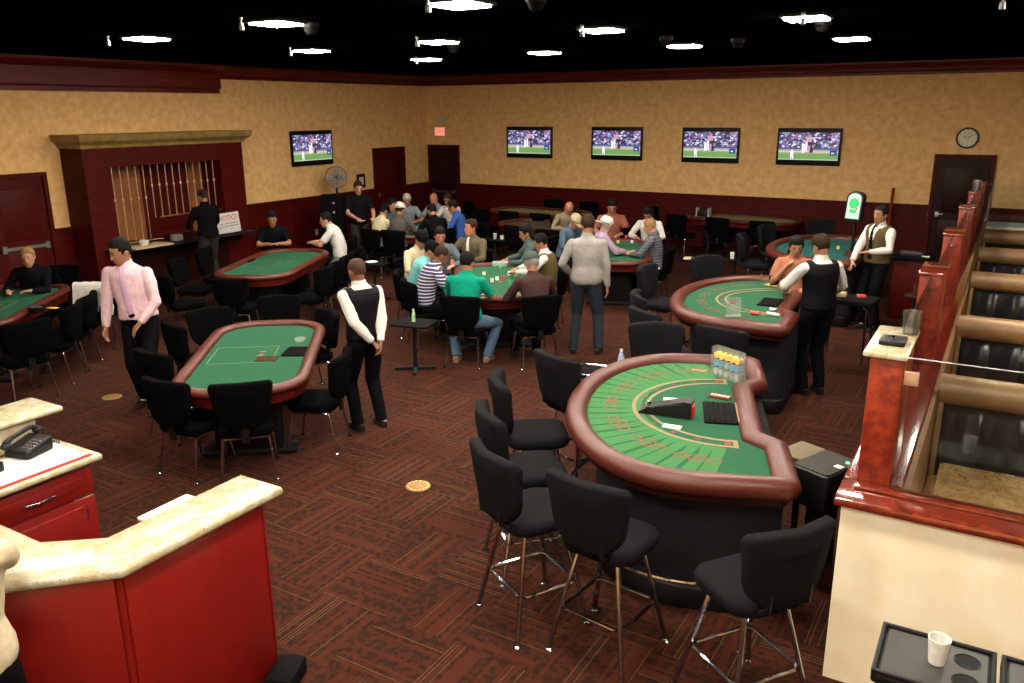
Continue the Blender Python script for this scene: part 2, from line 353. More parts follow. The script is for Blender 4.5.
# small spot heads and black camera domes under the ceiling
def ceiling_spot(x, y, lab):
    mb = MB().lathe([(.02, 0), (.02, -.02), (.01, -.02), (.01, -.05)], n=10); mb.lathe([(.012, -.05), (.02, -.055), (.024, -.11), (.018, -.115), (.001, -.115)], n=12)
    tag(mb.build('ceiling_sprinkler_head', M_steel, loc=(x, y, ZC)), lab, 'sprinkler', 'sprinkler heads under the ceiling')
sp = [((108, 40), 'pale metal sprinkler head nearest the cashier wall corner of the frame'), ((241, 23), 'pale metal sprinkler head beside the second near ceiling light'), ((290, 51), 'pale metal sprinkler head beside the middle row light at the cashier wall'),
      ((428, 4), 'pale metal sprinkler head beside the brightest ceiling light'), ((417, 41), 'pale metal sprinkler head beside the second light of the middle row'), ((416, 60), 'pale metal sprinkler head beside the far light nearest the room corner'),
      ((582, 30), 'pale metal sprinkler head beside the third light of the middle row'), ((803, 18), 'pale metal sprinkler head in front of the light above the far door'), ((1003, 1), 'pale metal sprinkler head above the booths')]
for (px, py), lab in sp: g = G(px, py, ZC-.05); ceiling_spot(g.x, g.y, lab)
for k, ((px, py), lab) in enumerate([((311, 31), 'black dome camera behind the second near ceiling light'), ((536, 6), 'large black dome camera at the top edge of the photo'), ((453, 50), 'black dome camera beside the second middle row light'), ((666, 43), 'black dome camera between two far row lights'), ((822, 28), 'black dome camera behind the light above the far door'), ((738, 45), 'black dome camera above the third television')]):
    g = G(px, py, ZC-.08); r = empty('dome_camera', (g.x, g.y, ZC), label=lab, cat='camera', group='black dome cameras on the ceiling')
    MB().lathe([(.08, 0), (.085, -.03), (.08, -.05)], n=20).build('housing', M_blackpaint, r)
    MB().lathe([(.07, -.05), (.066, -.08), (.045, -.11), (.02, -.12), (.001, -.121)], n=20).build('dome', M_tabletop, r)
# ------------------------------------------------------------------ televisions
def tv_mat():
    m = bpy.data.materials.new('ball_game_broadcast'); m.use_nodes = True; nt = m.node_tree; N = nt.nodes; L = nt.links
    bs = N['Principled BSDF']; tc = N.new('ShaderNodeTexCoord'); sp = N.new('ShaderNodeSeparateXYZ'); L.new(tc.outputs['Object'], sp.inputs[0])
    mp = N.new('ShaderNodeMapping'); mp.inputs['Scale'].default_value = (1, 1, 1.6); L.new(tc.outputs['Object'], mp.inputs['Vector'])
    vo = N.new('ShaderNodeTexVoronoi'); vo.inputs['Scale'].default_value = 22; L.new(mp.outputs['Vector'], vo.inputs['Vector'])
    sv = N.new('ShaderNodeSeparateColor'); L.new(vo.outputs['Color'], sv.inputs[0])
    r1 = N.new('ShaderNodeValToRGB'); r1.color_ramp.interpolation = 'CONSTANT'; L.new(sv.outputs[0], r1.inputs['Fac'])
    e = r1.color_ramp.elements; cols = [(0, (.02, .02, .06)), (.3, (.12, .12, .3)), (.5, (.35, .33, .6)), (.66, (.05, .05, .12)), (.8, (.75, .75, .9)), (.9, (.45, .12, .3))]
    e[0].color = (*cols[0][1], 1); e[1].position = .3; e[1].color = (*cols[1][1], 1)
    for p, c in cols[2:]: q = e.new(p); q.color = (*c, 1)
    r2 = N.new('ShaderNodeValToRGB'); r2.color_ramp.interpolation = 'CONSTANT'
    mr = N.new('ShaderNodeMapRange'); mr.inputs[1].default_value = -.28; mr.inputs[2].default_value = .28; L.new(sp.outputs[2], mr.inputs[0]); L.new(mr.outputs[0], r2.inputs['Fac'])
    e = r2.color_ramp.elements; e[0].color = (.6, .62, .5, 1); e[1].position = .04; e[1].color = (.15, .34, .09, 1)
    for p, c in [(.25, (.45, .34, .22)), (.3, (.55, .62, .45)), (.34, (.35, .3, .38)), (.40, (.04, .09, .22))]: q = e.new(p); q.color = (*c, 1)
    gt = N.new('ShaderNodeMath'); gt.operation = 'GREATER_THAN'; gt.inputs[1].default_value = .46; L.new(mr.outputs[0], gt.inputs[0])
    mx = N.new('ShaderNodeMix'); mx.data_type = 'RGBA'; L.new(gt.outputs[0], mx.inputs[0]); L.new(r2.outputs['Color'], mx.inputs[6]); L.new(r1.outputs['Color'], mx.inputs[7])
    bs.inputs['Base Color'].default_value = (.01, .01, .01, 1); bs.inputs['Roughness'].default_value = .3
    L.new(mx.outputs[2], bs.inputs['Emission Color']); bs.inputs['Emission Strength'].default_value = 1.15; return m
M_tv = tv_mat()
M_emW = mat('screen_white', (.01, .01, .01), emit=(.85, .85, .95), es=1.2); M_emN = mat('screen_navy', (.01, .01, .01), emit=(.02, .06, .25), es=1.0)
M_emK = mat('screen_dark', (.01, .01, .01), emit=(.03, .02, .08), es=1.0); M_emP = mat('screen_pink', (.01, .01, .01), emit=(.75, .35, .45), es=1.0)
def make_tv():
    r = empty('television', (0, 0, 0)); w, h = 1.3, .76
    MB().box((0, -.045, 0), (w, .05, h), bev=.01).build('casing', M_blackpl, r)
    MB().box((0, -.011, 0), (.4, .022, .3)).build('wall_bracket', M_blackpaint, r, smooth=0)
    mb = MB(); mb.box((0, -.0715, .01), (w-.09, .003, h-.2)); s = mb.build('screen', M_tv, r, smooth=0)
    f = MB()
    y = -.0755
    def man(cx, z0, hh, mi):
        f.mi = mi
        for q in ([(-.02, 0), (.0, 0), (.005, .45), (.03, 0), (.05, 0), (.045, .5), (.05, .8), (-.03, .8), (-.03, .45)], [(-.01, .8), (.02, .8), (.025, .95), (.005, 1.0), (-.015, .95)]):
            f.prism([(a*hh*4.2, b*hh) for a, b in q], 0, .002)
    man(0, 0, .2, 0)
    M1 = Matrix(((1, 0, 0, -.33), (0, 0, 1, y), (0, 1, 0, -.26), (0, 0, 0, 1)))
    for v in f.bm.verts: v.co = M1 @ v.co
    def quadr(x0, x1, z0, z1, mi): f.mi = mi; f.box(((x0+x1)/2, y+.001, (z0+z1)/2), (x1-x0, .002, z1-z0))
    quadr(-.13, -.07, -.12, .06, 0); quadr(-.06, -.02, -.09, .1, 0); quadr(.02, .1, -.12, -.01, 2); quadr(.04, .08, -.02, .03, 2); quadr(.0, .04, -.1, .02, 3)
    quadr(.44, .58, -.17, -.06, 1); quadr(-.05, .06, .1, .2, 3); quadr(.47, .53, -.14, -.11, 0)
    f.build('screen_figures', [M_emW, M_emN, M_emK, M_emP], s, smooth=0)
    return r
tv0 = make_tv()
for i, (loc, rz, lab) in enumerate([((XL, 14.1, 2.255), PI/2, 'black flat television on the cashier wall showing a ball game'), ((-10.46, YB, 2.27), 0, 'flat television on the back wall nearest the room corner, showing a ball game'),
        ((-8.09, YB, 2.275), 0, 'second flat television from the corner on the back wall, showing a ball game'), ((-5.83, YB, 2.27), 0, 'third flat television from the corner on the back wall, showing a ball game'), ((-3.72, YB, 2.27), 0, 'flat television on the back wall nearest the clock, showing a ball game')]):
    o = tv0 if i == 0 else copy_tree(tv0); o.location = loc; o.rotation_euler.z = rz; tag(o, lab, 'television', 'wall televisions showing a ball game')
# clock
r = empty('wall_clock', (-.8, YB, 2.48), label='round wall clock with pale face above the dark back door', cat='clock')
R90 = Matrix.Rotation(PI/2, 4, 'X')
MB().lathe([(.19, 0), (.2, .02), (.195, .05), (.17, .05), (.165, .03), (.001, .03)], n=36, M=R90).build('rim', M_blackpl, r)
MB().lathe([(.165, .031), (.165, .034), (.001, .034)], n=36, M=R90).build('face', mat('clock_face', srgb(225, 215, 190), .4), r)
mb = MB()
for k in range(12): a = k*PI/6; mb.box((0, 0, 0), (.008, .003, .02), M=Matrix.Translation((.145*math.sin(a), -.036, .145*math.cos(a))) @ Matrix.Rotation(a, 4, 'Y'))
mb.build('hour_marks', M_blackpl, r, smooth=0)
for nm, a, l in (('hour_hand', 5.2, .08), ('minute_hand', 1.0, .13)):
    MB().box((0, 0, l/2), (.01, .003, l), M=Matrix.Translation((0, -.04, 0)) @ Matrix.Rotation(a, 4, 'Y')).build(nm, M_blackpl, r, smooth=0)
# exit sign and emergency lamp
r = empty('exit_sign', (-13.19, YB, 2.51), label='small glowing red exit sign above the corner door', cat='exit sign')
MB().box((0, -.03, 0), (.36, .05, .25), bev=.008).build('housing', M_white, r)
M_exit = mat('exit_glow', (.7, .3, .22), .5, emit=(1.0, .36, .25), es=.75); M_exitT = mat('exit_letters', (.8, .1, .05), .5, emit=(1, .1, .05), es=.9)
MB().box((0, -.057, 0), (.32, .004, .21)).build('face_plate', M_exit, r, smooth=0)
text_mesh('lettering', 'EXIT', .12, M_exitT, r, Matrix.Translation((0, -.061, 0)) @ R90)
r = empty('emergency_light', (-13.12, YB, 2.81), label='white twin head emergency light above the exit sign', cat='emergency light')
MB().box((0, -.03, 0), (.28, .06, .13), bev=.01).build('housing', M_paper, r)
for sx in (-.12, .12): MB().lathe([(.02, 0), (.045, .03), (.045, .05), (.001, .05)], n=14, M=Matrix.Translation((sx, -.05, .03)) @ Matrix.Rotation(PI/2+.4, 4, 'X')).build('lamp_head', M_paper, r)
# framed notice and outlet on the cashier wall
r = empty('framed_notice', (XL, 15.73, 1.4), label='small dark framed notice beside the corner side door', cat='framed notice')
MB().box((.015, 0, 0), (.03, .3, .34), bev=.006).build('frame', M_mahogD, r); MB().box((.032, 0, 0), (.004, .16, .18)).build('sheet', M_paper, r, smooth=0)
r = empty('wall_outlet', (XL+.025, 14.08, .35), label='white wall outlet low on the red wainscot', cat='outlet')
MB().box((.004, 0, 0), (.008, .09, .13), bev=.003).build('plate', M_white, r); MB().box((.009, 0, .03), (.003, .03, .03)).build('socket', M_blackpl, r, smooth=0); MB().box((.009, 0, -.03), (.003, .03, .03)).build('socket', M_blackpl, r, smooth=0)
# ------------------------------------------------------------------ cashier booth
XC = -13.05
r = empty('cashier_booth', (XC, 9.9, 0), label='mahogany cashier booth with a barred brass window and pale cornice', cat='cashier booth')
def cb(nm, y0, y1, z0, z1, x0, x1, m, par=r, bev=0): return MB().box(((x0+x1)/2-XC, (y0+y1)/2-9.9, (z0+z1)/2), (x1-x0, y1-y0, z1-z0), bev=bev).build(nm, m, par, smooth=30)
ya, yb, o0, o1, zs, zo = 8.24, 11.57, 8.7, 11.02, .80, 2.165
cb('side_post', ya, o0, 0, 2.48, XL+.01, XC, M_mahog); cb('side_post', o1, yb, 0, 2.48, XL+.01, XC, M_mahog)
cb('head_panel', o0, o1, zo, 2.48, XL+.01, XC, M_mahog); cb('counter_front', o0, o1, 0, zs, XL+.01, XC, M_mahogD)
cb('back_panel', o0, o1, zs, zo, XL+.01, XL+.04, M_mahog)
M_amb = mat('amber_wood', srgb(150, 92, 40), .6, col2=srgb(120, 66, 26), scale=6, stretch=(1, 1, .3))
cb('amber_panel', o0, o0+.28, zs, zo, XL+.041, XL+.055, M_amb); cb('amber_panel', o0+.4, o0+.95, zs, zo, XL+.041, XL+.055, M_amb); cb('amber_panel', o1-.33, o1, zs, zo, XL+.041, XL+.055, M_amb)
for z0, p in ((2.48, 0),):
    mb = MB(); P = []
    for (d, z) in [(0, 2.48), (.04, 2.48), (.06, 2.53), (.16, 2.6), (.18, 2.64), (.2, 2.7), (0, 2.7)]:
        P.append([(XL+.01-XC, ya-d*.7-9.9, z), (d, ya-d*.7-9.9, z), (d, yb+d*.7-9.9, z), (XL+.01-XC, yb+d*.7-9.9, z)])
    mb.rings(P); mb.build('cornice', mat('olive_gold_moulding', srgb(150, 126, 72), .5, col2=srgb(126, 100, 52), scale=8), r, smooth=0)
cb('counter_ledge', o0-.3, o1+.35, .76, .80, XC-.3, XC+.45, M_blackpl, bev=.01)
for k in range(15):
    y = o0+.1+k*(o1-o0-.2)/14
    zb = zs+.02 if k < 5 else zs+.42
    mb = MB().tube([(-.12, y-9.9, zb), (-.12, y-9.9, zo)], .009, n=6); mb.ell((-.12, y-9.9, (zb+zo)/2+.1), (.02, .02, .035), n=8, m=6); mb.build('cage_bar', M_barbrass, r)
mb = MB().tube([(-.12, o0+.95-9.9, zs+.42), (-.12, o1-9.9, zs+.42)], .016, n=6); mb.build('cage_rail', M_brass, r)
MB().tube([(-.12, o0-9.9, zs+.03), (-.12, o0+.95-9.9, zs+.03)], .016, n=6).build('cage_rail', M_brass, r)
# things on the ledge
r = empty('notice_board', (-12.72, 10.78, .80), rz=PI/2+.05, label='white notice board with red lettering standing on the cashier ledge', cat='notice board')
MB().box((0, -.03, .21), (.56, .02, .38), bev=.004, M=Matrix.Rotation(-.12, 4, 'X')).build('board', M_paper, r)
RT = Matrix.Rotation(-.12, 4, 'X') @ Matrix.Translation((0, -.042, .3)) @ R90
text_mesh('lettering', 'NOTICE', .13, M_red, r, RT)
mb = MB()
for k in range(2): mb.box((0, 0, 0), (.34, .002, .01), M=Matrix.Rotation(-.12, 4, 'X') @ Matrix.Translation((.06, -.0415, .2-k*.05)))
for a, b in ((-.2, .19), (-.2, .13)): mb.box((0, 0, 0), (.09, .002, .014), M=Matrix.Rotation(-.12, 4, 'X') @ Matrix.Translation((a, -.0415, b)))
mb.build('printed_lines', M_printR, r, smooth=0)
r = tag(MB().box((0, 0, .02), (.42, .75, .03), bev=.01).build('paper_tray', mat('beige_card', srgb(190, 165, 130), .7), loc=(-12.72, 9.0, .80)), 'beige tray of papers on the cashier ledge', 'tray')
r = tag(MB().lathe([(.001, 0), (.07, 0), (.09, .07), (.05, .09), (.03, .05), (.001, .04)], n=16).build('bowl', M_paper, loc=(-12.75, 8.95, .835)), 'small pale bowl on the beige tray at the cashier ledge', 'bowl')
r = tag(MB().box((0, 0, .06), (.12, .2, .12), bev=.02).build('card_reader', mat('grey_plastic', (.3, .28, .25), .5), loc=(-12.85, 9.7, .80)), 'grey beige card reader on the cashier ledge below the bars', 'card reader')
# ------------------------------------------------------------------ half walls, rail, glass and booths
YW = 4.25
slab('wall_half', (-.53, YW, 0), (4.9, YW+.16, 1.05), M_cream)
slab('wall_rail', (-.53, YW+.16, 0), (-.33, 17.2, 1.05), M_mahogD)
def capslab(name, lo, hi):
    o = bx(name, lo, hi, M_capw, bev=.018); o['kind'] = 'structure'; return o
capslab('trim_10', (-.57, YW-.04, 1.05), (4.92, YW+.26, 1.1)); capslab('trim_11', (-.57, YW+.26, 1.05), (-.27, 17.24, 1.1))
capslab('trim_12', (-.50, YW+.12, 1.1), (4.9, YW+.22, 1.115))
slab('wall_booth_side', (-.33, YW+.2, 0), (-.24, 16.9, 1.06), M_tan)
def post(y0, y1, lab, top=M_capw):
    r = empty('partition_post', (-.415, (y0+y1)/2, 1.1), label=lab, cat='partition post', group='wood posts along the booth rail')
    MB().box((0, 0, .35), (.165, y1-y0, .7), bev=.008).build('post_body', M_burl, r)
    MB().box((0, 0, .715), (.19, y1-y0+.03, .03), bev=.008).build('post_cap', top, r)
    if y0 > 6: MB().ell((0, -(y1-y0)/2-.004, .6), (.012, .006, .012)).build('glass_stud', M_chrome, r)
    return r
p = empty('end_pier', (-.415, 4.72, 1.1), label='burl wood end pier with a granite top beside the cream half wall', cat='pier')
MB().box((0, 0, .355), (.165, .5, .71), bev=.006).build('pier_body', M_burl, p)
MB().box((-.012, .03, .725), (.215, .62, .03), bev=.01).build('pier_top', M_granite, p)
for i, (a, b) in enumerate([(7.0, 7.5), (9.36, 9.86), (11.98, 12.4), (14.2, 14.5), (16.1, 16.5)]):
    post(a, b, ['tall wood rail post next behind the granite topped pier', 'second wood rail post behind the granite topped pier', 'third wood rail post along the booths', 'fourth wood rail post holding a glass on its cap', 'last wood rail post in front of the dark back door'][i])
tag(MB().box((0, 0, 0), (.07, .03, .07), bev=.004).build('glass_clamp', mat('pale_wood', srgb(215, 160, 130), .5), loc=(-.297, 4.5, 1.71)), 'small square pale clamp on the side of the end pier', 'clamp')
M_edge = mat('polished_glass_edge', (.45, .5, .48), .2)
M_edgeD = mat('dark_glass_edge', (.02, .03, .025), .2)
def pane(lo, hi, lab):
    o = bx('glass_screen', lo, hi, M_glass, smooth=0); tag(o, lab, 'glass panel', 'glass panels on the booth rail'); c_ = (Vector(hi)-Vector(lo))/2; MB().tube([(-c_.x, 0, c_.z) if c_.x > c_.y else (0, -c_.y, c_.z), (c_.x, 0, c_.z) if c_.x > c_.y else (0, c_.y, c_.z)], .003, n=6).build('polished_edge', M_edge if c_.x > c_.y else M_edgeD, o); return o
pane((-.32, YW+.165, 1.115), (4.9, YW+.175, 1.84), 'clear glass panel standing on the cap of the cream half wall')
ys = [4.98, 7.0, 7.5, 9.36, 9.86, 11.98, 12.4, 14.2, 14.5, 16.1]
for i in range(0, 10, 2): pane((-.42, ys[i]+.01, 1.1), (-.41, ys[i+1]-.01, 1.8), ['clear glass panel between the end pier and the next post', 'clear glass panel behind the first rail post', 'clear glass panel behind the second rail post', 'clear glass panel behind the third rail post', 'clear glass panel before the last rail post'][i//2])
pane((-.3, 16.5, 1.1), (3.5, 16.51, 1.78), 'clear glass panel across the far end of the booths')
def booth(y, lab, zt=1.2):
    r = empty('booth_bench', (1.2, y, 0), label=lab, cat='booth', group='tan and black booth benches'); x0, x1 = -1.43, 1.8; W = x1-x0
    MB().box(((x0+x1)/2, .04, .5), (W, .1, 1.0), bev=.01).build('back_shell', M_tan, r)
    # black channel-tufted back, facing the camera
    mb = MB(); n = 13; rg = []
    for z, d in ((.38, .0), (.42, .05), (.7, .06), (.95, .05), (.995, .0)):
        row = []
        for k in range(n*8+1):
            u = k/8; f = abs(math.sin(PI*u)); row.append((x0+.04+(W-.04)*k/(n*8), -.012-d-.045*f**.6*(1 if 0 < d else .1), z))
        row += [(x1, 0, z), (x0+.04, 0, z)]; rg.append(row)
    mb.rings(rg); mb.build('tufted_back', M_tuft, r, smooth=60)
    mb = MB(); pr = []
    for k in range(15): a = -PI*.45+k*PI*1.45/14; pr.append((-math.cos(a)*.105, 1.09+math.sin(a)*.11))
    pr.append((.09, .98))
    mb.rings([[(x, q[0], q[1]) for q in pr] for x in (x0, x1)]); mb.build('top_roll', M_tan, r, smooth=50)
    MB().box((x0+.02, -.02, .62), (.04, .1, 1.1), bev=.01).build('end_strip', M_tan, r)
    MB().box(((x0+x1)/2, -.38, .39), (W, .55, .16), bev=.04, seg=3).build('seat', M_tan, r); MB().box(((x0+x1)/2, -.34, .16), (W, .48, .31)).build('seat_base', M_mahogD, r, smooth=0)
for i, y in enumerate([6.45, 8.5, 10.95, 13.0, 14.9]):
    booth(y, ['booth bench nearest the cream half wall, black tufted back under a tan roll', 'second booth bench behind the cream half wall', 'third booth bench from the cream half wall', 'fourth booth bench from the cream half wall', 'last booth bench below the far glass panel'][i])
def booth_table(y, lab, w=3.0, d=.75):
    r = empty('booth_table', (1.35, y, 0), label=lab, cat='table', group='granite booth tables')
    MB().box((0, 0, .745), (w, d, .04), bev=.012).build('table_top', M_graniteT, r)
    for sx in (-1, 1): MB().lathe([(.2, 0), (.2, .015), (.05, .03), (.04, .05), (.04, .725)], c=(sx*w*.3, 0, 0), n=16).build('pedestal', M_blackpl, r)
booth_table(5.37, 'tan granite table in the booth directly behind the cream half wall', d=.95)
o = bx('end_counter', (-.24, 15.6, 1.12), (3.4, 16.3, 1.17), M_paper, bev=.01); tag(o, 'pale narrow counter above the last booth', 'counter')
slab('wall_booth_end', (-.24, 15.7, 0), (3.4, 16.2, 1.119), M_mahogD)
# things on the rail
def tumbler(name, loc, r0, r1, h, m, lab, cat='glass', n=20):
    mb = MB().lathe([(.001, 0), (r0, 0), (r1, h), (r1-.004, h), (r0-.004, .006), (.001, .006)], n=n); return tag(mb.build(name, m, loc=loc), lab, cat)
M_tumb = glass_mat('frosted_plastic', (.8, .83, .85), .25, .18)
tumbler('plastic_cup', (-.36, 4.92, 1.84), .04, .05, .13, M_tumb, 'clear plastic cup standing on the granite top of the end pier', 'cup')
tumbler('plastic_cup', (-.415, 14.3, 1.83), .045, .06, .17, M_tumb, 'clear plastic cup on the fourth rail post before the back door', 'cup')
r = empty('ashtray', (-.42, 4.68, 1.84), label='dark square ashtray with a metal clip on the end pier', cat='ashtray')
MB().prism(rrect(.13, .16, .02), 0, .025, bev=.005).build('dish', M_blackpl, r); MB().box((0, 0, .03), (.012, .05, .012)).build('clip', M_chrome, r)
# ------------------------------------------------------------------ reception desk, cabinet, tray table
r = empty('reception_desk', (-3.5, 1.9, 0), label='angled cherry red reception desk with a cream granite bar top', cat='desk')
top = [(-3.45, 2.84), (-3.13, 2.84), (-3.13, 1.89), (-4.3, .72), (-4.7, 1.1), (-4.7, 1.85), (-3.68, 1.85), (-3.45, 2.03)]
L_ = lambda P, dx=3.5, dy=-1.9: [(x+dx, y+dy) for x, y in P]
MB().prism(L_(top), 1.06, 1.12, bev=.022).build('bar_top', M_granite, r, smooth=50)
body = [(-3.38, 2.74), (-3.19, 2.74), (-3.19, 1.91), (-4.3, .80), (-4.5, 1.0), (-3.38, 2.06)]
MB().prism(L_(body), .0, 1.06).build('desk_body', M_cherry, r, smooth=0)
MB().box((.316, .42, .53), (.012, .8, 1.05), bev=.003).build('front_panel', M_cherry, r)
mb = MB().box((0, 0, 0), (.012, 1.5, 1.05), bev=.003, M=Matrix.Translation((-.225, -.55, .53)) @ Matrix.Rotation(-PI/4, 4, 'Z')); mb.build('front_panel', M_cherry, r)
MB().box((.23, .845, .53), (.17, .012, 1.04), bev=.003).build('end_panel', M_cherry, r)
MB().prism(L_([(-4.6, 1.0), (-3.6, 1.9), (-4.6, 1.8)]), .0, 1.05).build('inner_cupboard', M_cherry, r, smooth=0)
MB().box((.07, .7, .74), (.12, .1, .03)).build('inner_bracket', M_cherry, r, smooth=0)
tag(MB().prism(rrect(.07, .3, .004, n=1), 0, .012).build('paper_stack', M_paper, loc=(-3.49, 2.39, 1.09), rz=.02), 'sheets of white paper behind the desk bar top edge', 'paper')
tag(MB().box((0, 0, .545), (.06, .3, 1.09), bev=.004).build('document_shelf', M_cherry, loc=(-3.49, 2.39, 0)), 'low red wood shelf unit behind the desk holding white paper', 'shelf unit')
tag(MB().box((0, 0, .05), (.16, .24, .10), bev=.02).build('foot_stool', M_tabletop, loc=(-3.08, 2.70, 0), rz=.4), 'black foot stool on the carpet at the end of the reception desk', 'foot stool')
r = empty('service_cabinet', (-5.3, 1.9, 0), label='cherry red cabinet with a granite counter, telephone and raised back ledge', cat='cabinet')
MB().prism(L_([(-5.36, .6), (-4.84, .6), (-4.84, 2.9), (-5.36, 2.9)], 5.3), .87, .92, bev=.018).build('counter_top', M_granite, r, smooth=50)
MB().box((.17, -.33, .47), (.44, 2.28, .8)).build('cabinet_body', M_cherry, r, smooth=0); MB().box((.13, -.33, .035), (.44, 2.3, .07)).build('plinth', M_blackpl, r, smooth=0)
MB().box((-.13, -.3, 1.0), (.1, 2.4, .17)).build('backsplash', M_granite, r, smooth=0); MB().box((-.18, -.3, .53), (.14, 2.4, 1.05)).build('rear_panel', M_cherry, r, smooth=0)
MB().prism(L_([(-5.72, .6), (-5.35, .6), (-5.35, 2.98), (-5.72, 2.98)], 5.3), 1.085, 1.13, bev=.018).build('ledge_top', M_granite, r, smooth=50)
for k in range(3):
    y = .58-k*.76
    for nm, z0, z1 in (('drawer', .66, .84), ('door', .1, .64)):
        p = MB().box((.4, y, (z0+z1)/2), (.02, .72, z1-z0), bev=.004).build(nm, M_cherry, r)
        MB().box((.412, y, (z0+z1)/2), (.006, .58, z1-z0-.1), bev=.003).build('raised_field', M_cherry, p)
        if nm == 'drawer': MB().tube([(.41, y-.1, .75), (.44, y-.09, .75), (.445, y, .745), (.44, y+.09, .75), (.41, y+.1, .75)], .007, n=6).build('handle', M_chrome, p)
        else: MB().tube([(.41, y+.28, .5), (.44, y+.28, .51), (.44, y+.28, .59), (.41, y+.28, .6)], .006, n=6).build('handle', M_chrome, p)
r = empty('telephone', (-5.24, 2.66, .925), rz=.25, label='black desk telephone on the granite cabinet counter', cat='telephone')
MB().prism(rrect(.2, .22, .03), 0, .05, bev=.012).warp(lambda c: (c.x, c.y, c.z*(1+.9*(c.y+.11)/.22))).build('phone_base', M_blackpl, r)
mb = MB().tube([(-.05, -.12, .1), (-.05, -.08, .125), (-.05, 0, .135), (-.05, .08, .145), (-.05, .12, .12)], [.022, .018, .016, .018, .022], n=8); mb.ell((-.05, -.12, .085), (.03, .035, .025)); mb.ell((-.05, .13, .105), (.03, .035, .025)); mb.build('handset', M_blackpl, r)
mb = MB()
for a in range(3):
    for b_ in range(4): mb.box((.03+a*.025, -.06+b_*.025, .06+b_*.008), (.016, .014, .01))
mb.build('key_pad', M_steel, r, smooth=0)
MB().tube([(.0, .13, .03)]+[(.03+.006*k, .14+.012*math.cos(k*2.2), .02+.012*math.sin(k*2.2)+.01) for k in range(14)], .0035, n=5).build('coiled_cord', M_blackpl, r)
tag(MB().prism(rrect(.07, .1, .01), 0, .06, bev=.006).build('tape_dispenser', M_blackpl, loc=(-5.12, 2.37, .925), rz=.3), 'small black box beside the telephone on the cabinet counter', 'box')
o = MB().prism(rrect(.42, 1.4, .01), 0, .004).build('desk_mat', M_white, loc=(-5.08, 2.14, .92)); tag(o, 'white paper mat spread on the cabinet counter', 'mat')
o = MB().prism(rrect(.03, 1.42, .004), 0, .006).build('red_folder', M_red, loc=(-4.875, 2.14, .92)); tag(o, 'thin red folder edge under the white paper mat', 'folder')
# black tray table with cup holders
def tray(x, y, lab):
    r = empty('cup_holder_tray', (x, y, 0), label=lab, cat='tray', group='black cup holder trays by the cream wall')
    w, d, z = .42, .36, .95
    MB().prism(rrect(w, d, .02), z-.05, z-.006, bev=.008).build('tray_body', M_blackpl, r)
    mb = MB()
    for sx, sy, lx, ly in ((0, 1, w, .018), (0, -1, w, .018), (1, 0, .018, d), (-1, 0, .018, d)): mb.box((sx*(w/2-.009), sy*(d/2-.009), z), (lx, ly, .02), bev=.006)
    mb.build('raised_rim', M_blackpl, r)
    MB().prism(rrect(.36, .31, .005), z-.006, z-.002).build('mat_surface', mat('dark_brushed_tray', (.035, .031, .027), .4, col2=(.026, .023, .02), scale=12) if 'dark_brushed_tray' not in MATS else MATS['dark_brushed_tray'], r, smooth=0)
    for yy in (.07, -.07):
        MB().lathe([(.046, z-.0015), (.05, z+.001), (.046, z+.003), (.042, z-.0015)], c=(.11, yy, 0), n=20).build('holder_ring', M_blackpl, r); MB().lathe([(.001, z-.0012), (.044, z-.0012), (.044, z-.0005), (.001, z-.0005)], c=(.11, yy, 0), n=20).build('holder_well', M_blackpaint, r)
    MB().tube([(-.1, 0, .02), (-.1, 0, z-.05)], .02, n=10).build('stand', M_blackpl, r); MB().box((-.1, 0, .01), (.3, .3, .02), bev=.008).build('stand_foot', M_blackpl, r)
    return r
tray(0.0, 3.23, 'black cup holder tray with a white cup before the cream wall'); tray(.435, 3.23, 'black cup holder tray cut by the bottom right corner of the frame')
tumbler('paper_cup', (.005, 3.235, .95), .03, .042, .11, M_paper, 'white paper cup standing on the black cup holder tray', 'cup')
# ------------------------------------------------------------------ game tables
def rail_ring(mb, pts, prof):
    R = [[(x, y, z) for x, y in inset(pts, d)] for d, z in prof]
    vs = mb.rings(R, cap=False)
    n = len(pts)
    for i in range(n): j = (i+1) % n; mb._f([vs[-1][i], vs[-1][j], vs[0][j], vs[0][i]])
RAILP = [(.06-.06*math.cos(a), -.006+.044*math.sin(a)) for a in [k*2*PI/14 for k in range(14)]]
def emblem(mb, x, y, z, a, s=1.0):
    M = Matrix.Translation((x, y, z)) @ Matrix.Rotation(a, 4, 'Z')
    mb.mi = 0; mb.box((0, 0, 0), (.07*s, .07*s, .002), M=M @ Matrix.Rotation(PI/4, 4, 'Z')); mb.box((0, 0, 0), (.15*s, .025*s, .0022), M=M)
    mb.mi = 1; mb.box((-.13*s, 0, 0), (.03*s, .07*s, .002), M=M); mb.box((0, 0, .0006), (.05*s, .05*s, .002), M=M @ Matrix.Rotation(PI/4, 4, 'Z'))
M_printG = mat('grey_print', (.14, .12, .07), .9, scale=90); M_printK = mat('faint_tan_print', (.10, .2, .08), .9, scale=90)
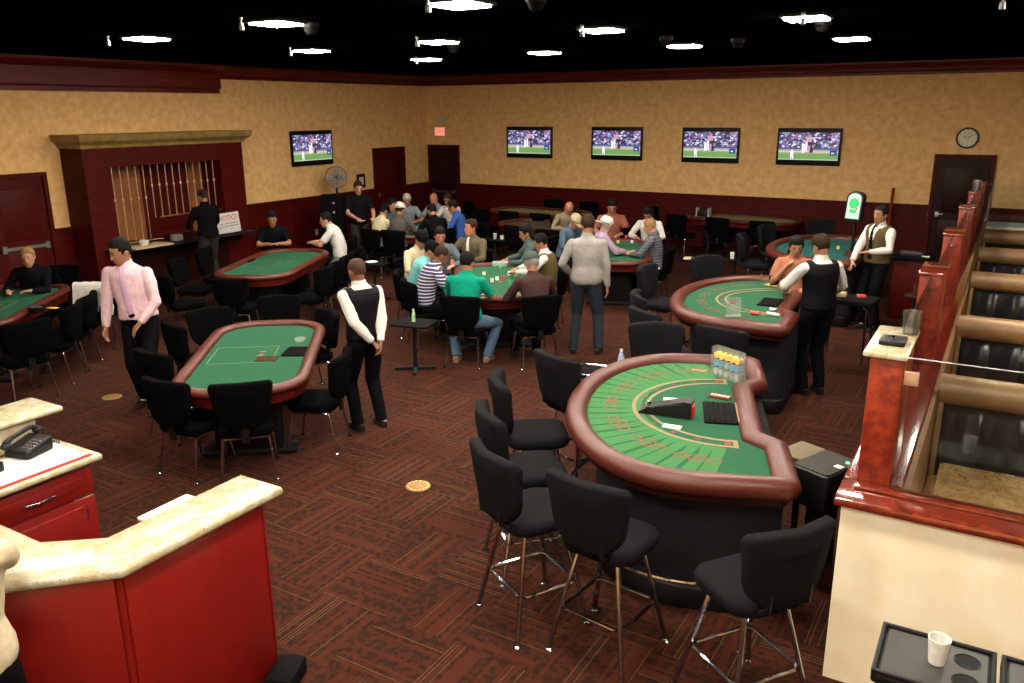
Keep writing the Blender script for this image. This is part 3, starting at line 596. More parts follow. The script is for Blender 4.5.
def poker_table(x, y, ang, lab, felt=None, z=.76, L=2.5, W=1.2, base=True, card=True):
    r = empty('poker_table', (x, y, 0), ang, lab, 'poker table', 'oval poker tables'); out = rrect(L, W, .47, n=9)
    mb = MB(); rail_ring(mb, out, [(d, z+h) for d, h in RAILP]); mb.build('padded_rail', M_vinyl, r, smooth=60)
    MB().prism(inset(out, .11), z-.05, z-.012).build('felt_top', felt or M_felt, r, smooth=0)
    MB().prism(inset(out, .05), z-.13, z-.03).build('apron', M_mahog, r, smooth=50)
    if base:
        for sx in (-1, 1): MB().box((sx*L*.27, 0, .33), (.16, .6, .6), bev=.02).build('pedestal', M_blackpaint, r); MB().box((sx*L*.27, 0, .03), (.2, .85, .06), bev=.02).build('pedestal_foot', M_blackpaint, r)
    mb = MB(); emblem(mb, .05, .05, z-.0105, 0)
    for q, (a, b_) in enumerate(((-.28, 0), (.28, 0))):
        mb.mi = 2; mb.box((a, -.12, z-.0112), (.008, .6, .0015))
    mb.mi = 2; mb.box((0, -.42, z-.0112), (.56, .008, .0015)); mb.box((0, .18, z-.0112), (.56, .008, .0015))
    mb.build('felt_print', [M_printR, M_printG, M_printK], r, smooth=0)
    return r
M_trayin = mat('tray_lining', (.006, .005, .005), .8, spec=.05)
def chip_tray(tab, x, y, z, w=.22, d=.3, yellow=True, lab=None, rz=0):
    wl = tab.matrix_basis @ Vector((x, y, z)); rr = empty('chip_tray', wl, tab.rotation_euler.z+rz, lab, 'chip tray', 'chip trays in the tables')
    MB().box((0, 0, .008), (w, d, .016), bev=.004).build('tray_body', M_tabletop, rr)
    mb = MB()
    for k in range(6): mb.tube([(-w/2+.02, -d/2+.035+k*(d-.07)/5, .016), (w/2-.02, -d/2+.035+k*(d-.07)/5, .016)], .008, n=6)
    mb.build('chip_channel', M_trayin, rr)
    return rr
T1 = poker_table(-6.15, 5.4, math.radians(-51.9), 'green oval poker table nearest the camera, ringed by empty black chairs')
T2 = poker_table(-9.75, 9.1, math.radians(-64.5), 'green oval poker table before the cashier booth with a man in black dealing')
T0 = poker_table(-10.6, 5.25, math.radians(-51.9), 'green poker table cut by the frame edge with a blonde person in black')
T3 = poker_table(-5.98, 9.62, math.radians(-56), 'crowded green poker table in the middle of the room')
T5 = poker_table(-5.55, 12.7, math.radians(-67), 'crowded poker table behind the standing man in a grey sweater')
T4 = poker_table(-10.25, 13.3, math.radians(-56), 'crowded poker table nearest the room corner')
T6 = poker_table(-4.85, 18.25-.35, 0.03, 'long empty poker table along the red wainscot under the televisions', felt=mat('worn_tan_felt', srgb(140, 132, 84), .9))
T6.rotation_euler.z = math.radians(-8)
T7 = poker_table(-9.3, 16.9, math.radians(-4), 'empty poker table by the back wall beyond the corner players', felt=MATS['worn_tan_felt'])
T9 = poker_table(-7.9, 14.9, math.radians(-12), 'empty dark poker table between the corner players and the back wall', felt=mat('dim_tan_felt', srgb(62, 50, 32), .9))
def bj_outline(hw=1.3, s=.45, depth=1.36, notch=(.46, .13)):
    p = []
    p += [(hw-.08, -.13), (hw, -.06), (hw, s)]
    n = 22
    for k in range(1, n):
        a = PI*k/n; p.append((hw*math.cos(a), s+(depth-s)*math.sin(a)**.92))
    p += [(-hw, s), (-hw, -.06), (-hw+.08, -.13)]
    if notch: w, d = notch; p += [(-w-.16, -.13), (-w-.02, -.13+d), (w+.02, -.13+d), (w+.16, -.13)]
    return p
def bj_table(x, y, ang, lab, felt=None, z=.95, fan=True, arcs=True):
    # local x runs along the dealer side, +y towards the players
    r = empty('blackjack_table', (x, y, 0), ang, lab, 'blackjack table', 'half round blackjack tables'); out = bj_outline()
    P = [(-.01+.08-.08*math.cos(a), -.012+.07*math.sin(a)) for a in [k*2*PI/16 for k in range(16)]]
    mb = MB(); rail_ring(mb, out, [(d, z+h) for d, h in P]); mb.build('padded_rail', M_vinyl, r, smooth=60)
    MB().prism(inset(out, .12), z-.04, z-.004).build('felt_top', felt or M_felt, r, smooth=0)
    MB().prism(inset(out, .06), z-.12, z-.03).build('apron', M_mahogD, r, smooth=50)
    base = [(x_*.78, y_*.82+.02) for x_, y_ in bj_outline(notch=None)]
    MB().prism(base, .16, z-.1, bev=.0).build('skirt', M_skirt, r, smooth=60)
    b2 = [(x_*.84, y_*.88+.02) for x_, y_ in bj_outline(notch=None)]
    MB().prism(b2, 0, .16, bev=.015).build('plinth', M_blackpl, r, smooth=60)
    fr = [(1.17*math.cos(PI*k/20), .45+.93*math.sin(PI*k/20), .24) for k in range(21)]
    MB().tube([(1.1, .1, .24)]+fr+[(-1.1, .1, .24)], .016, n=8).build('foot_rail', M_chrome, r)
    zf = z-.0035; cx, cy = .04, .12
    if fan:
        mb = MB(); n = 26
        ri = inset(out, .125)
        for k in range(n):
            a0 = PI*.06+PI*.88*k/n; a1 = PI*.06+PI*.88*(k+.99)/n
            def hit(a, R=None):
                dx, dy = math.cos(a), math.sin(a)
                if R: return (cx+dx*R, cy+dy*R*.95, zf)
                t = 1.6
                best = None
                for i in range(len(ri)):
                    (x1, y1), (x2, y2) = ri[i], ri[(i+1) % len(ri)]; den = dx*(y2-y1)-dy*(x2-x1)
                    if abs(den) < 1e-9: continue
                    u = ((x1-cx)*(y2-y1)-(y1-cy)*(x2-x1))/den; v = ((x1-cx)*dy-(y1-cy)*dx)/den
                    if u > .3 and 0 <= v <= 1: best = u if best is None else max(best, u)
                u = best or 1.1; return (cx+dx*u, cy+dy*u, zf)
            mb.mi = 0; mb.poly([hit(a0, .74), hit(a0), hit(a1), hit(a1, .74)])
            mb.mi = 1; am = a1+PI*.003*(1+(k % 3)); mb.poly([(q_[0], q_[1], q_[2]+.0007) for q_ in (hit(a1, .8), hit(a1), hit(am), hit(am, .9))])
        mb.build('sunburst_print', [M_feltL, M_feltD], r, smooth=0)
    mb = MB()
    if arcs:
        for R, w in ((.60, .028), (.70, .028)):
            A = [(cx+(R-w/2)*math.cos(PI*k/32), cy+.08+(R-w/2)*.97*math.sin(PI*k/32)) for k in range(33)]; B = [(cx+(R+w/2)*math.cos(PI*k/32), cy+.08+(R+w/2)*.97*math.sin(PI*k/32)) for k in range(33)]
            mb.mi = 1
            for i in range(32): mb.poly([(*A[i], zf+.001), (*B[i], zf+.001), (*B[i+1], zf+.001), (*A[i+1], zf+.001)])
        for sx in (-1, 1): mb.mi = 1; mb.box((cx+sx*.65, cy+.07, zf), (.13, .03, .003)); mb.mi = 0; mb.box((cx+sx*.65, cy+.12, zf), (.06, .04, .003))
        for k in range(9):
            a = PI*.12+PI*.76*k/8; mb.mi = 0; mb.box((0, 0, 0), (.02, .035, .003), M=Matrix.Translation((cx+.65*math.cos(a), cy+.08+.63*math.sin(a), zf)) @ Matrix.Rotation(a, 4, 'Z'))
    for k in range(7):
        a = PI*.10+PI*.80*k/6; R = .92; px, py = cx+(R+.05)*math.cos(a), cy+.05+R*.95*math.sin(a)
        mb.mi = 0
        for q, (rr_, off) in enumerate(((.05, 0), (.032, .11), (.032, -.11))):
            ox, oy = px-off*math.sin(a), py+off*math.cos(a); m_ = 20
            for i in range(m_):
                b0, b1 = 2*PI*i/m_, 2*PI*(i+1)/m_
                mb.poly([(ox+rr_*math.cos(b0), oy+rr_*math.sin(b0), zf+.001), (ox+(rr_+.011)*math.cos(b0), oy+(rr_+.011)*math.sin(b0), zf+.001), (ox+(rr_+.011)*math.cos(b1), oy+(rr_+.011)*math.sin(b1), zf+.001), (ox+rr_*math.cos(b1), oy+rr_*math.sin(b1), zf+.001)])
        mb.box((0, 0, 0), (.012, .06, .002), M=Matrix.Translation((px, py, zf)) @ Matrix.Rotation(a, 4, 'Z')); mb.box((0, 0, 0), (.06, .012, .002), M=Matrix.Translation((px, py, zf)) @ Matrix.Rotation(a, 4, 'Z'))
    mb.build('felt_print', [M_printR, M_printY], r, smooth=0)
    mb = MB(); emblem(mb, .93, .12, zf+.001, PI, 1.1); mb.build('emblem_print', [M_printR, M_printG, M_printK], r, smooth=0)
    return r
# dealer side runs from the far end (-e) to the near end (+e); players at n
B1 = bj_table(-1.33, 5.66, math.radians(180-70.2), 'green half round blackjack table nearest the camera with a chip rack and card shoe')
B2 = bj_table(-1.86, 9.32, math.radians(180-87), 'green half round blackjack table attended by a dealer in a black vest', fan=False)
B3 = bj_table(-1.8, 13.4, math.radians(180-92), 'teal half round blackjack table attended by a dealer in an olive vest', felt=M_feltT, fan=False, arcs=False)
def flipy(t):   # mirror so that +y faces the players
    pass
# ------------------------------------------------------------------ chairs
def shell_back(w0, w1, h, t, curve):
    """upholstered back in the x-z plane, bottom at z=0, bending round the sitter"""
    pts = []
    n = 6
    def corner(cx, cz, rx, rz_, a0, a1):
        for i in range(n+1): a = a0+(a1-a0)*i/n; pts.append((cx+rx*math.cos(a), cz+rz_*math.sin(a)))
    corner(w1/2-.05, h-.06, .05, .05, 0, PI/2)
    pts.append((0, h))
    corner(-w1/2+.05, h-.06, .05, .05, PI/2, PI)
    corner(-w0/2+.16, .20, .16, .20, PI, 1.5*PI)
    corner(w0/2-.16, .20, .16, .20, 1.5*PI, 2*PI)
    mb = MB(); prof = [(.02, -t/2), (.006, -t/2+.006), (0, -t/2+.02), (0, t/2-.02), (.006, t/2-.006), (.02, t/2)]
    rg = [[(x, y, z) for x, z in inset(pts, d)] for d, y in prof]
    # inner rings for smooth bending
    c0 = [(x*.5, -t/2-.004, h*.5+(z-h*.5)*.5) for x, _, z in rg[0]]; c1 = [(x*.5, t/2+.004, h*.5+(z-h*.5)*.5) for x, _, z in rg[-1]]
    mb.rings([c0]+rg+[c1])
    mb.warp(lambda c: (c.x*(1-.12*(c.x/.25)**2*.3), c.y+curve*c.x*c.x, c.z))
    return mb
def make_chair(kind):
    st = kind == 'stool'; r = empty('bar_stool' if st else 'poker_chair', (0, 0, 0)); fab = M_stoolfab if st else M_blackfab
    sz = .745 if st else .48
    sp = rrect(.47, .46, .12, n=6)
    mb = MB(); mb.rings([[(x*k, y*k, z) for x, y in sp] for k, z in ((.86, sz-.085), (.97, sz-.07), (1, sz-.045), (1, sz-.025), (.97, sz-.006), (.85, sz+.004), (.4, sz+.012))]); mb.build('seat', fab, r, smooth=60)
    bk = shell_back(.48, .54, .43 if st else .42, .08, 1.1)
    bk.warp(lambda c: (c.x, c.y-.26-.16*c.z, c.z+sz+(.0 if st else .02))); bk.build('backrest', fab, r, smooth=60)
    if st:
        pz = sz-.1
        MB().lathe([(.11, pz-.03), (.12, pz-.02), (.12, pz+.012), (.1, pz+.015)], n=20).build('swivel_plate', M_blackpl, r)
        ring = []
        for sx, sy in ((1, 1), (-1, 1), (-1, -1), (1, -1)):
            a = Vector((sx*.13, sy*.13, pz)); b = Vector((sx*.25, sy*.25, .012))
            lg = MB().tube([(sx*.06, sy*.06, pz), a, b], .0155, n=8).build('leg', M_chrome, r)
            MB().lathe([(.024, 0), (.026, .006), (.016, .014), (.012, .02)], c=(b.x, b.y, 0), n=12).build('glide', M_chrome, lg)
            p = a.lerp(b, .58); ring.append(p)
        q = []
        for i in range(4):
            p0, p1 = ring[i], ring[(i+1) % 4]; q += [p0.lerp(p1, .1), p0.lerp(p1, .5)+(p0+p1)*.5*Vector((1, 1, 0))*0.0 if 0 else p0.lerp(p1, .5), p0.lerp(p1, .9)]
        MB().tube(q, .0115, n=8, closed=True).build('foot_ring', M_chrome, r)
        MB().tube([(-.12, -.16, pz+.02), (-.12, -.28, sz+.0), (-.12, -.29, sz+.1)], .014, n=8).build('back_bracket', M_blackpl, r); MB().tube([(.12, -.16, pz+.02), (.12, -.28, sz+.0), (.12, -.29, sz+.1)], .014, n=8).build('back_bracket', M_blackpl, r)
    else:
        for sx in (-1, 1):
            for sy in (-1, 1):
                a = Vector((sx*.19, sy*.17, sz-.1)); b = Vector((sx*.225, sy*.235, .012))
                lg = MB().tube([a-Vector((0, sy*.06, -.002)), a, a.lerp(b, .08), b], .0115, n=7).build('leg', M_chrome, r)
                MB().lathe([(.018, 0), (.02, .006), (.011, .016)], c=(b.x, b.y, 0), n=10).build('glide', M_chrome, lg)
        MB().tube([(.19, .17, sz-.1), (.19, -.17, sz-.1), (-.19, -.17, sz-.1), (-.19, .17, sz-.1)], .011, n=7, closed=True).build('seat_frame', M_chrome, r)
        MB().box((0, -.235, sz-.02), (.07, .03, .2), bev=.008).build('back_bracket', M_blackpl, r)
    return r
P_CH = {'chair': make_chair('chair'), 'stool': make_chair('stool')}; USED = set()
def chair(kind, x, y, face, lab, grp):
    """face: compass degrees, the way the sitter looks (0 = +y)"""
    src = P_CH[kind]
    o = src if kind not in USED else copy_tree(src); USED.add(kind)
    o.location = (x, y, 0); o.rotation_euler.z = -math.radians(face); return tag(o, lab, 'stool' if kind == 'stool' else 'chair', grp)
def chair_at(kind, px, py, zt, target, lab, grp, turn=0, back=.32):
    """put the top of the backrest at a pixel seen at height zt and aim the seat at a target"""
    g = G(px, py, zt); d = Vector(target[:2])-g; a = math.atan2(d.x, d.y)+math.radians(turn)
    return chair(kind, g.x+back*math.sin(a), g.y+back*math.cos(a), math.degrees(a), lab, grp)
gN = 'bar stools round the near blackjack table'
chair('stool', -2.22, 3.95, 30, 'bar stool at the near blackjack table with three chrome feet clear on the carpet', gN)
chair('stool', -2.54, 4.47, 44, 'bar stool half hidden behind the one whose chrome feet show', gN)
chair('stool', -2.80, 5.05, 54, 'third bar stool along the curve, its back rising behind two others', gN)
chair('stool', -1.68, 3.9, 8, 'bar stool seen square from behind at the middle of the near blackjack table', gN)
chair('stool', -.87, 3.82, -54, 'bar stool turned beside the cream half wall', gN)
chair('stool', -2.84, 5.85, 22, 'bar stool alone on the far left curve of the near blackjack table', gN)
chair('stool', -2.48, 6.68, 155, 'bar stool behind the far rim of the near blackjack table', gN)
gB = 'bar stools round the middle blackjack table'
chair('stool', -2.75, 7.6, 35, 'bar stool pulled to the near rim of the middle blackjack table', gB)
chair('stool', -3.0, 8.2, 62, 'bar stool turned edge on beside the standing man in grey', gB)
chair('stool', -3.5, 9.6, 92, 'bar stool at the far left curve of the middle blackjack table', gB)
chair('stool', -3.1, 10.5, 120, 'bar stool past the far left rim of the middle blackjack table', gB)
chair('stool', -2.0, 7.35, 10, 'bar stool hidden between the two blackjack tables', gB)
gT = 'bar stools round the teal blackjack table'
chair('stool', -3.2, 12.9, 80, 'bar stool before the curve of the teal blackjack table', gT); chair('stool', -3.15, 14.0, 105, 'bar stool at the far curve of the teal blackjack table', gT)
chair('stool', -2.6, 14.9, 150, 'bar stool behind the teal blackjack table under the screen post', gT)
g1 = 'empty chairs round the near poker table'
c1 = T1.location
def around(tab, kind, grp, items):
    """items: (u along the table, v across it, turn, label); the seat faces the table"""
    a = tab.rotation_euler.z; e = Vector((math.cos(a), math.sin(a))); n = Vector((-math.sin(a), math.cos(a)))
    for u, v, turn, lab in items:
        p = Vector(tab.location[:2])+e*u+n*v
        tx = max(-.75, min(.75, u)); t = Vector(tab.location[:2])+e*tx-p
        f = math.degrees(math.atan2(t.x, t.y))+turn; chair(kind, p.x, p.y, f, lab, grp)
# chairs by the pixel of the top of the backrest
t1 = T1.location
for px, py, t, lab in [(206, 307, t1, 'empty chair behind the far left corner of the near poker table'), (280, 294, (-6.6, 5.9), 'empty chair with a wide back at the far end of the near poker table'),
    (334, 309, (-6.5, 6.2), 'empty chair behind the dealer side of the near poker table, back edge on'), (164, 323, (-7.0, 6.8), 'empty chair seen edge on beside the man in the pink shirt'), (143, 352, (-6.6, 6.2), 'empty chair lower on the long side, next to the edge on chair'),
    (155, 381, (-5.9, 5.1), 'empty chair at the near corner of the poker table showing two chrome front legs'), (239, 384, (-5.95, 5.1), 'empty chair seen square from behind at the near end of the poker table'), (349, 352, (-5.75, 5.1), 'empty chair with a bare seat beside the dealer in the black vest')]:
    chair_at('chair', px, py, .92, t, lab, g1, back=.34)
g2 = 'chairs round the poker table before the cashier booth'
around(T2, 'chair', g2, [(1.72, .1, 0, 'chair square to the near end of the cashier side poker table'), (1.55, -.75, 0, 'chair at the near left corner of the cashier side poker table'), (.6, -1.05, 0, 'chair in shadow beneath the man at the cashier window'), (-.3, -1.05, 0, 'chair on the wall side of the cashier side poker table'),
    (1.05, .9, -8, 'chair nearest in the row along the cashier side poker table'), (.5, .9, 0, 'second chair in the row along the cashier side poker table'), (-.02, .9, 0, 'third chair in the row along the cashier side poker table'), (-.55, .9, 0, 'fourth chair in the row, beside the man in the white shirt')])
g0 = 'chairs round the poker table at the frame edge'
around(T0, 'chair', g0, [(-.85, .92, 0, 'chair draped with a white jacket at the poker table by the frame edge'), (-.3, .92, 0, 'chair next to the one with the white jacket'), (.22, .94, 0, 'third chair in the row at the poker table by the frame edge'), (.75, .95, 0, 'fourth chair in the row at the poker table by the frame edge'), (1.35, .85, 10, 'chair nearest the camera at the poker table by the frame edge'), (-1.65, .1, 0, 'chair at the far end of the poker table by the frame edge')])
g6 = 'empty chairs at the tables along the back wall'
around(T6, 'chair', g6, [(-.9, -1.0, 0, 'chair at the wall table nearest its chip rack'), (0, -1.0, 0, 'middle chair on the room side of the wall table'), (.9, -1.0, 0, 'chair on the room side of the wall table nearest the screen post'), (-1.7, -.3, 0, 'chair at the end of the wall table behind the white shirted player')])
around(T7, 'chair', g6, [(-.8, -1.0, 0, 'chair at the corner side wall table nearest the corner players'), (0, -1.02, 0, 'middle chair of the corner side wall table'), (.8, -1.0, 0, 'third chair of the corner side wall table'), (1.65, -.3, 0, 'end chair of the corner side wall table toward the televisions'), (-1.65, -.2, 0, 'end chair of the corner side wall table toward the corner'), (-.4, 1.0, 0, 'chair against the wainscot behind the corner side wall table'), (.6, 1.0, 0, 'second chair against the wainscot behind the corner side wall table')])
around(T9, 'chair', g6, [(-.8, -1.0, 0, 'chair at the dark middle table nearest the corner players'), (.1, -1.02, 0, 'middle chair of the dark middle table'), (.9, -1.0, 0, 'chair of the dark middle table behind the seated dealer'), (1.65, 0, 0, 'chair at the end of the dark middle table'), (-1.6, -.2, 0, 'end chair of the dark middle table toward the corner'), (-.5, 1.0, 0, 'chair on the far side of the dark middle table'), (.5, 1.0, 0, 'second chair on the far side of the dark middle table')])
# ------------------------------------------------------------------ people
def cloth(name, c, sc=30, b=.25): return MATS.get(name) or mat(name, c, .88, col2=tuple(x*.85 for x in c), scale=sc, bump=b, bscale=14, spec=.08)
SK = {k: mat('skin_'+k, c, .55, col2=tuple(x*.88 for x in c), scale=25, spec=.35) for k, c in {'fair': (.40, .20, .13), 'tan': (.30, .135, .075), 'brown': (.16, .07, .037), 'ruddy': (.40, .155, .10)}.items()}
HR = {k: mat('hair_'+k, c, .7, col2=tuple(x*.5 for x in c), scale=80, bump=.5, bscale=120, spec=.08) for k, c in {'black': (.008, .007, .007), 'brown': (.03, .017, .010), 'blond': (.28, .16, .07), 'grey': (.25, .23, .21), 'white': (.55, .52, .46), 'buzz': (.07, .035, .025)}.items()}
M_eye = mat('dark_eye', (.02, .012, .01), .3); M_lip = mat('lip', (.26, .08, .06), .5)
M_slack = cloth('black_trousers', (.002, .002, .003)); M_jean = cloth('blue_denim', (.065, .10, .15)); M_shoe = mat('black_shoe', (.012, .011, .010), .3)
HEADS = [(-.118, .022, .072, .03), (-.108, .036, .083, .01), (-.088, .050, .089, -.02), (-.055, .061, .091, -.055), (-.02, .069, .092, -.08), (.02, .074, .092, -.094), (.055, .074, .088, -.096), (.085, .066, .074, -.088), (.106, .048, .05, -.068), (.118, .026, .024, -.04), (.122, .004, .0, -.012)]
def head_rings(inf=0.0, n=20, M=None, fn=None):
    R = []
    for z, w, yf, yb in HEADS:
        cy, ry = (yf+yb)/2, (yf-yb)/2; zz = z+(inf*1.0 if z > .1 else (-inf if z < -.1 else 0)); r = []
        for k in range(n):
            a = 2*PI*k/n; p = Vector(((w+inf)*math.cos(a), cy+(ry+inf)*math.sin(a), zz))
            if fn: p = fn(p)
            r.append(M @ p if M else p)
        R.append(r)
    return R
def ik(a, t, l1, l2, hint):
    d = t-a; L = min(d.length, (l1+l2)*.995); d = d.normalized(); x = (l1*l1-l2*l2+L*L)/(2*L); h = math.sqrt(max(0, l1*l1-x*x))
    u = Vector(hint)-d*Vector(hint).dot(d); u = u.normalized() if u.length > 1e-6 else Vector((0, 0, -1))
    return a+d*x+u*h, a+d*L
def loft(mb, st, n=14):
    """st: (centre, side radius, depth radius, side vector)"""
    R = []
    for i, (c, rx, ry, sv) in enumerate(st):
        t = (st[min(i+1, len(st)-1)][0]-st[max(i-1, 0)][0]).normalized(); s = (sv-t*sv.dot(t)).normalized(); d = t.cross(s)
        R.append([c+s*rx*math.cos(2*PI*k/n)+d*ry*math.sin(2*PI*k/n) for k in range(n)])
    mb.rings(R)
def hand(mb, w, d, nrm, s, side, curl=.5):
    d = d.normalized(); nrm = (nrm-d*nrm.dot(d)).normalized(); sd = d.cross(nrm)*side
    loft(mb, [(w-d*.02*s, .024*s, .02*s, sd), (w+d*.02*s, .034*s, .017*s, sd), (w+d*.06*s, .041*s, .015*s, sd), (w+d*.088*s, .038*s, .012*s, sd)], 10)
    for k, (o, l) in enumerate(((-.029, .058), (-.010, .072), (.010, .076), (.029, .068))):
        p = w+(d*.08+sd*o)*s; dd = d.copy(); pts = [p-d*.01*s]
        a = curl*(.6+.1*k)
        for q, f in enumerate((.45, .3, .25)):
            dd = (dd*math.cos(a)+nrm*math.sin(a)).normalized(); nn = (nrm*math.cos(a)-d*math.sin(a)); p = p+dd*l*f*s; pts.append(p.copy()); a *= .9
        mb.tube(pts, [.0095*s, .009*s, .0085*s, .0075*s], n=6)
    p = w+(d*.022+sd*.03)*s; mb.tube([p-sd*.015*s, p+(sd*.022+d*.02)*s, p+(sd*.034+d*.045+nrm*.008)*s, p+(sd*.036+d*.066+nrm*.016)*s], [.013*s, .0115*s, .0105*s, .0085*s], n=6)
TS_ = bpy.data.scenes.new('remesh_bench')
def remeshed(mb, name, m, parent, vox, it=4, post=None):
    bmesh.ops.recalc_face_normals(mb.bm, faces=list(mb.bm.faces)); me = bpy.data.meshes.new(name); mb.bm.to_mesh(me); mb.bm.free()
    t = bpy.data.objects.new('tmp', me); TS_.collection.objects.link(t); md = t.modifiers.new('r', 'REMESH'); md.mode = 'VOXEL'; md.voxel_size = vox
    sm = t.modifiers.new('s', 'SMOOTH'); sm.factor = .5; sm.iterations = it
    vl = TS_.view_layers[0]; vl.update(); me2 = bpy.data.meshes.new_from_object(t.evaluated_get(vl.depsgraph)); bpy.data.objects.remove(t); bpy.data.meshes.remove(me)
    me2.name = name; me2.materials.clear()
    for x in (m if isinstance(m, (list, tuple)) else [m]): me2.materials.append(x)
    for p in me2.polygons: p.use_smooth = True
    if post: post(me2)
    o = bpy.data.objects.new(name, me2); COL.objects.link(o); o.parent = parent; return o
def puff(me, f1, a1, f2, a2):
    n = len(me.vertices); co = [0.0]*(3*n); no = [0.0]*(3*n); me.vertices.foreach_get('co', co); me.vertices.foreach_get('normal', no)
    for i in range(n):
        q = Vector(co[3*i:3*i+3]); f = noise.noise(q*f1)*a1+noise.noise(q*f2)*a2
        for j in range(3): co[3*i+j] += no[3*i+j]*f
    me.vertices.foreach_set('co', co); me.update()
def person(label, head, face, H=1.75, sit=None, lean=.06, sidel=0.0, arms=None, nod=.25, hyaw=0.0, skin='tan', hair=('short', 'black'), shirt=None, sleeves='long', pants=None, vest=None, tie=None, cap=None, belly=1.0, feet=None, fine=False, chairlab=None, chairgrp=None, female=False, untuck=True, fz=None, extra=None, root=None, knees=.13, curl=.5, shoecol=None, features=True):
    s = H/1.75; vx = .0095 if fine else .0135
    hz = {None: .915*s, 'chair': .575, 'stool': .85}[sit]
    side = Vector((1, 0, 0)); P0 = Vector((0, 0, hz))
    def spine(t):
        l = lean*(.45+.75*max(0, min(1, t)))+ (0 if sit is None else 0)
        p = P0.copy(); N_ = 12; tt = t
        L = .535*s
        k = 0; st = t/N_
        for i in range(N_):
            q = st*(i+.5); ll = lean*(.4+.9*max(0, min(1.2, q))); k = ll
            p = p+Vector((math.sin(sidel)*1.0, math.sin(ll), math.cos(ll)))*L*st
        return p
    SW = (.93 if female else 1.0)
    TS = [(-.14, .085, .08), (-.05, .150, .11), (.05, .165, .118), (.16, .160, .114), (.34, .150, .106), (.55, .158, .112), (.74, .176, .115), (.86, .168, .104), (.94, .125, .085), (1.0, .075, .068), (1.1, .057, .058), (1.26, .053, .056)]
    def torso(mb, t0, t1, inf, n=18, flare=0):
        st = []
        for t, rx, ry in TS:
            if t < t0-1e-6 or t > t1+1e-6: continue
            bl = belly if .0 < t < .65 else 1
            st.append((spine(t), rx*s*SW*(1+(bl-1)*.6)+inf+(flare if t < .3 else 0), ry*s*bl+inf+(flare if t < .3 else 0), side))
        loft(mb, st, n)
    nb = spine(.87); sh = [nb+Vector((-.183*s*SW, -.005, -.005*s)), nb+Vector((.183*s*SW, -.005, -.005*s))]
    if arms is None: arms = [(-.27, .06, .80*s if sit is None else .62), (.27, .06, .80*s if sit is None else .62)]
    A = []
    for i in (0, 1):
        sg = (-1, 1)[i]; v = arms[i]; tgt = Vector(v[:3]); hint = Vector(v[3:6]) if len(v) >= 6 else Vector((sg*.6, -.5, -.65))
        el, wr = ik(sh[i], tgt, .285*s, .25*s, hint); A.append((sh[i], el, wr))
    Lg = []
    for i in (0, 1):
        sg = (-1, 1)[i]; h = Vector((sg*.092*s, 0, hz-.02))
        if sit == 'chair': f = (feet[i] if feet else (sg*knees*1.1, .42, 0)); kn, an = ik(h, Vector((f[0], f[1], .085+f[2])), .43*s, .41*s, (sg*.12, .3, 1))
        elif sit == 'stool': f = (feet[i] if feet else (sg*knees, .36, .33)); kn, an = ik(h, Vector((f[0], f[1], .085+f[2])), .43*s, .41*s, (sg*.12, .5, 1))
        else: f = (feet[i] if feet else (sg*.10, 0.0, 0)); kn, an = ik(h, Vector((f[0], f[1], .085+(f[2] if len(f) > 2 else 0))), .43*s, .415*s, (sg*.1, 1, 0))
        Lg.append((h, kn, an))
    nk = spine(1.06); hc = spine(1.0)+Vector((math.sin(sidel)*.1, math.sin(lean*1.2+nod*.4)*.135, math.cos(lean*1.2+nod*.3)*.132))*s
    HM = Matrix.Translation(hc) @ Matrix.Rotation(-hyaw, 4, 'Z') @ Matrix.Rotation(-(nod+lean*.5), 4, 'X') @ Matrix.Scale(s*1.04, 4)
    # --- where it stands
    fr = -math.radians(face); Rz = Matrix.Rotation(fr, 3, 'Z')
    if root is None:
        g = G(head[0], head[1], hc.z); off = Rz @ Vector((hc.x, hc.y, 0)); root = (g.x-off.x, g.y-off.y)
    b = MB()
    torso(b, -.14, 1.26, 0)
    for i, (a, e_, w) in enumerate(A):
        sg = (-1, 1)[i]; b.ell(a-Vector((0, 0, .01)), (.044*s, .044*s, .044*s))
        b.tube([a, a.lerp(e_, .35), e_, e_.lerp(w, .3), w], [.043*s, .047*s, .041*s, .042*s, .027*s], n=10)
        fd = (w-e_).normalized(); nrm = Vector((0, 0, -1)) if abs(fd.z) < .8 else Vector((-sg, 0, 0)); hand(b, w, fd, nrm, s, sg, curl)
    for h, k, a in Lg: b.tube([h, h.lerp(k, .5), k, k.lerp(a, .35), a], [.083*s, .074*s, .055*s, .054*s, .038*s], n=12); b.ell(a+Vector((0, .02, -.03)), (.035*s, .06*s, .035*s))
    b.rings(head_rings(M=HM)); T = lambda x, y, z: HM @ Vector((x, y, z))
    loft(b, [(T(0, -.02, -.02), .055*s, .06*s, side), (nk, .056*s, .058*s, side), (spine(.97), .075*s, .07*s, side)])
    b.tube([T(0, .088, .022), T(0, .104, -.012), T(0, .108, -.026), T(0, .092, -.036)], [.008*s, .012*s, .014*s, .009*s], n=8)
    for sg in (-1, 1): b.ell(T(sg*.078, -.008, -.002), (.011*s, .019*s, .03*s))
    o = remeshed(b, 'person', SK[skin], None, vx, 3 if fine else 2)
    o.location = (root[0], root[1], 0 if fz is None else fz); o.rotation_euler.z = fr; tag(o, label, 'person')
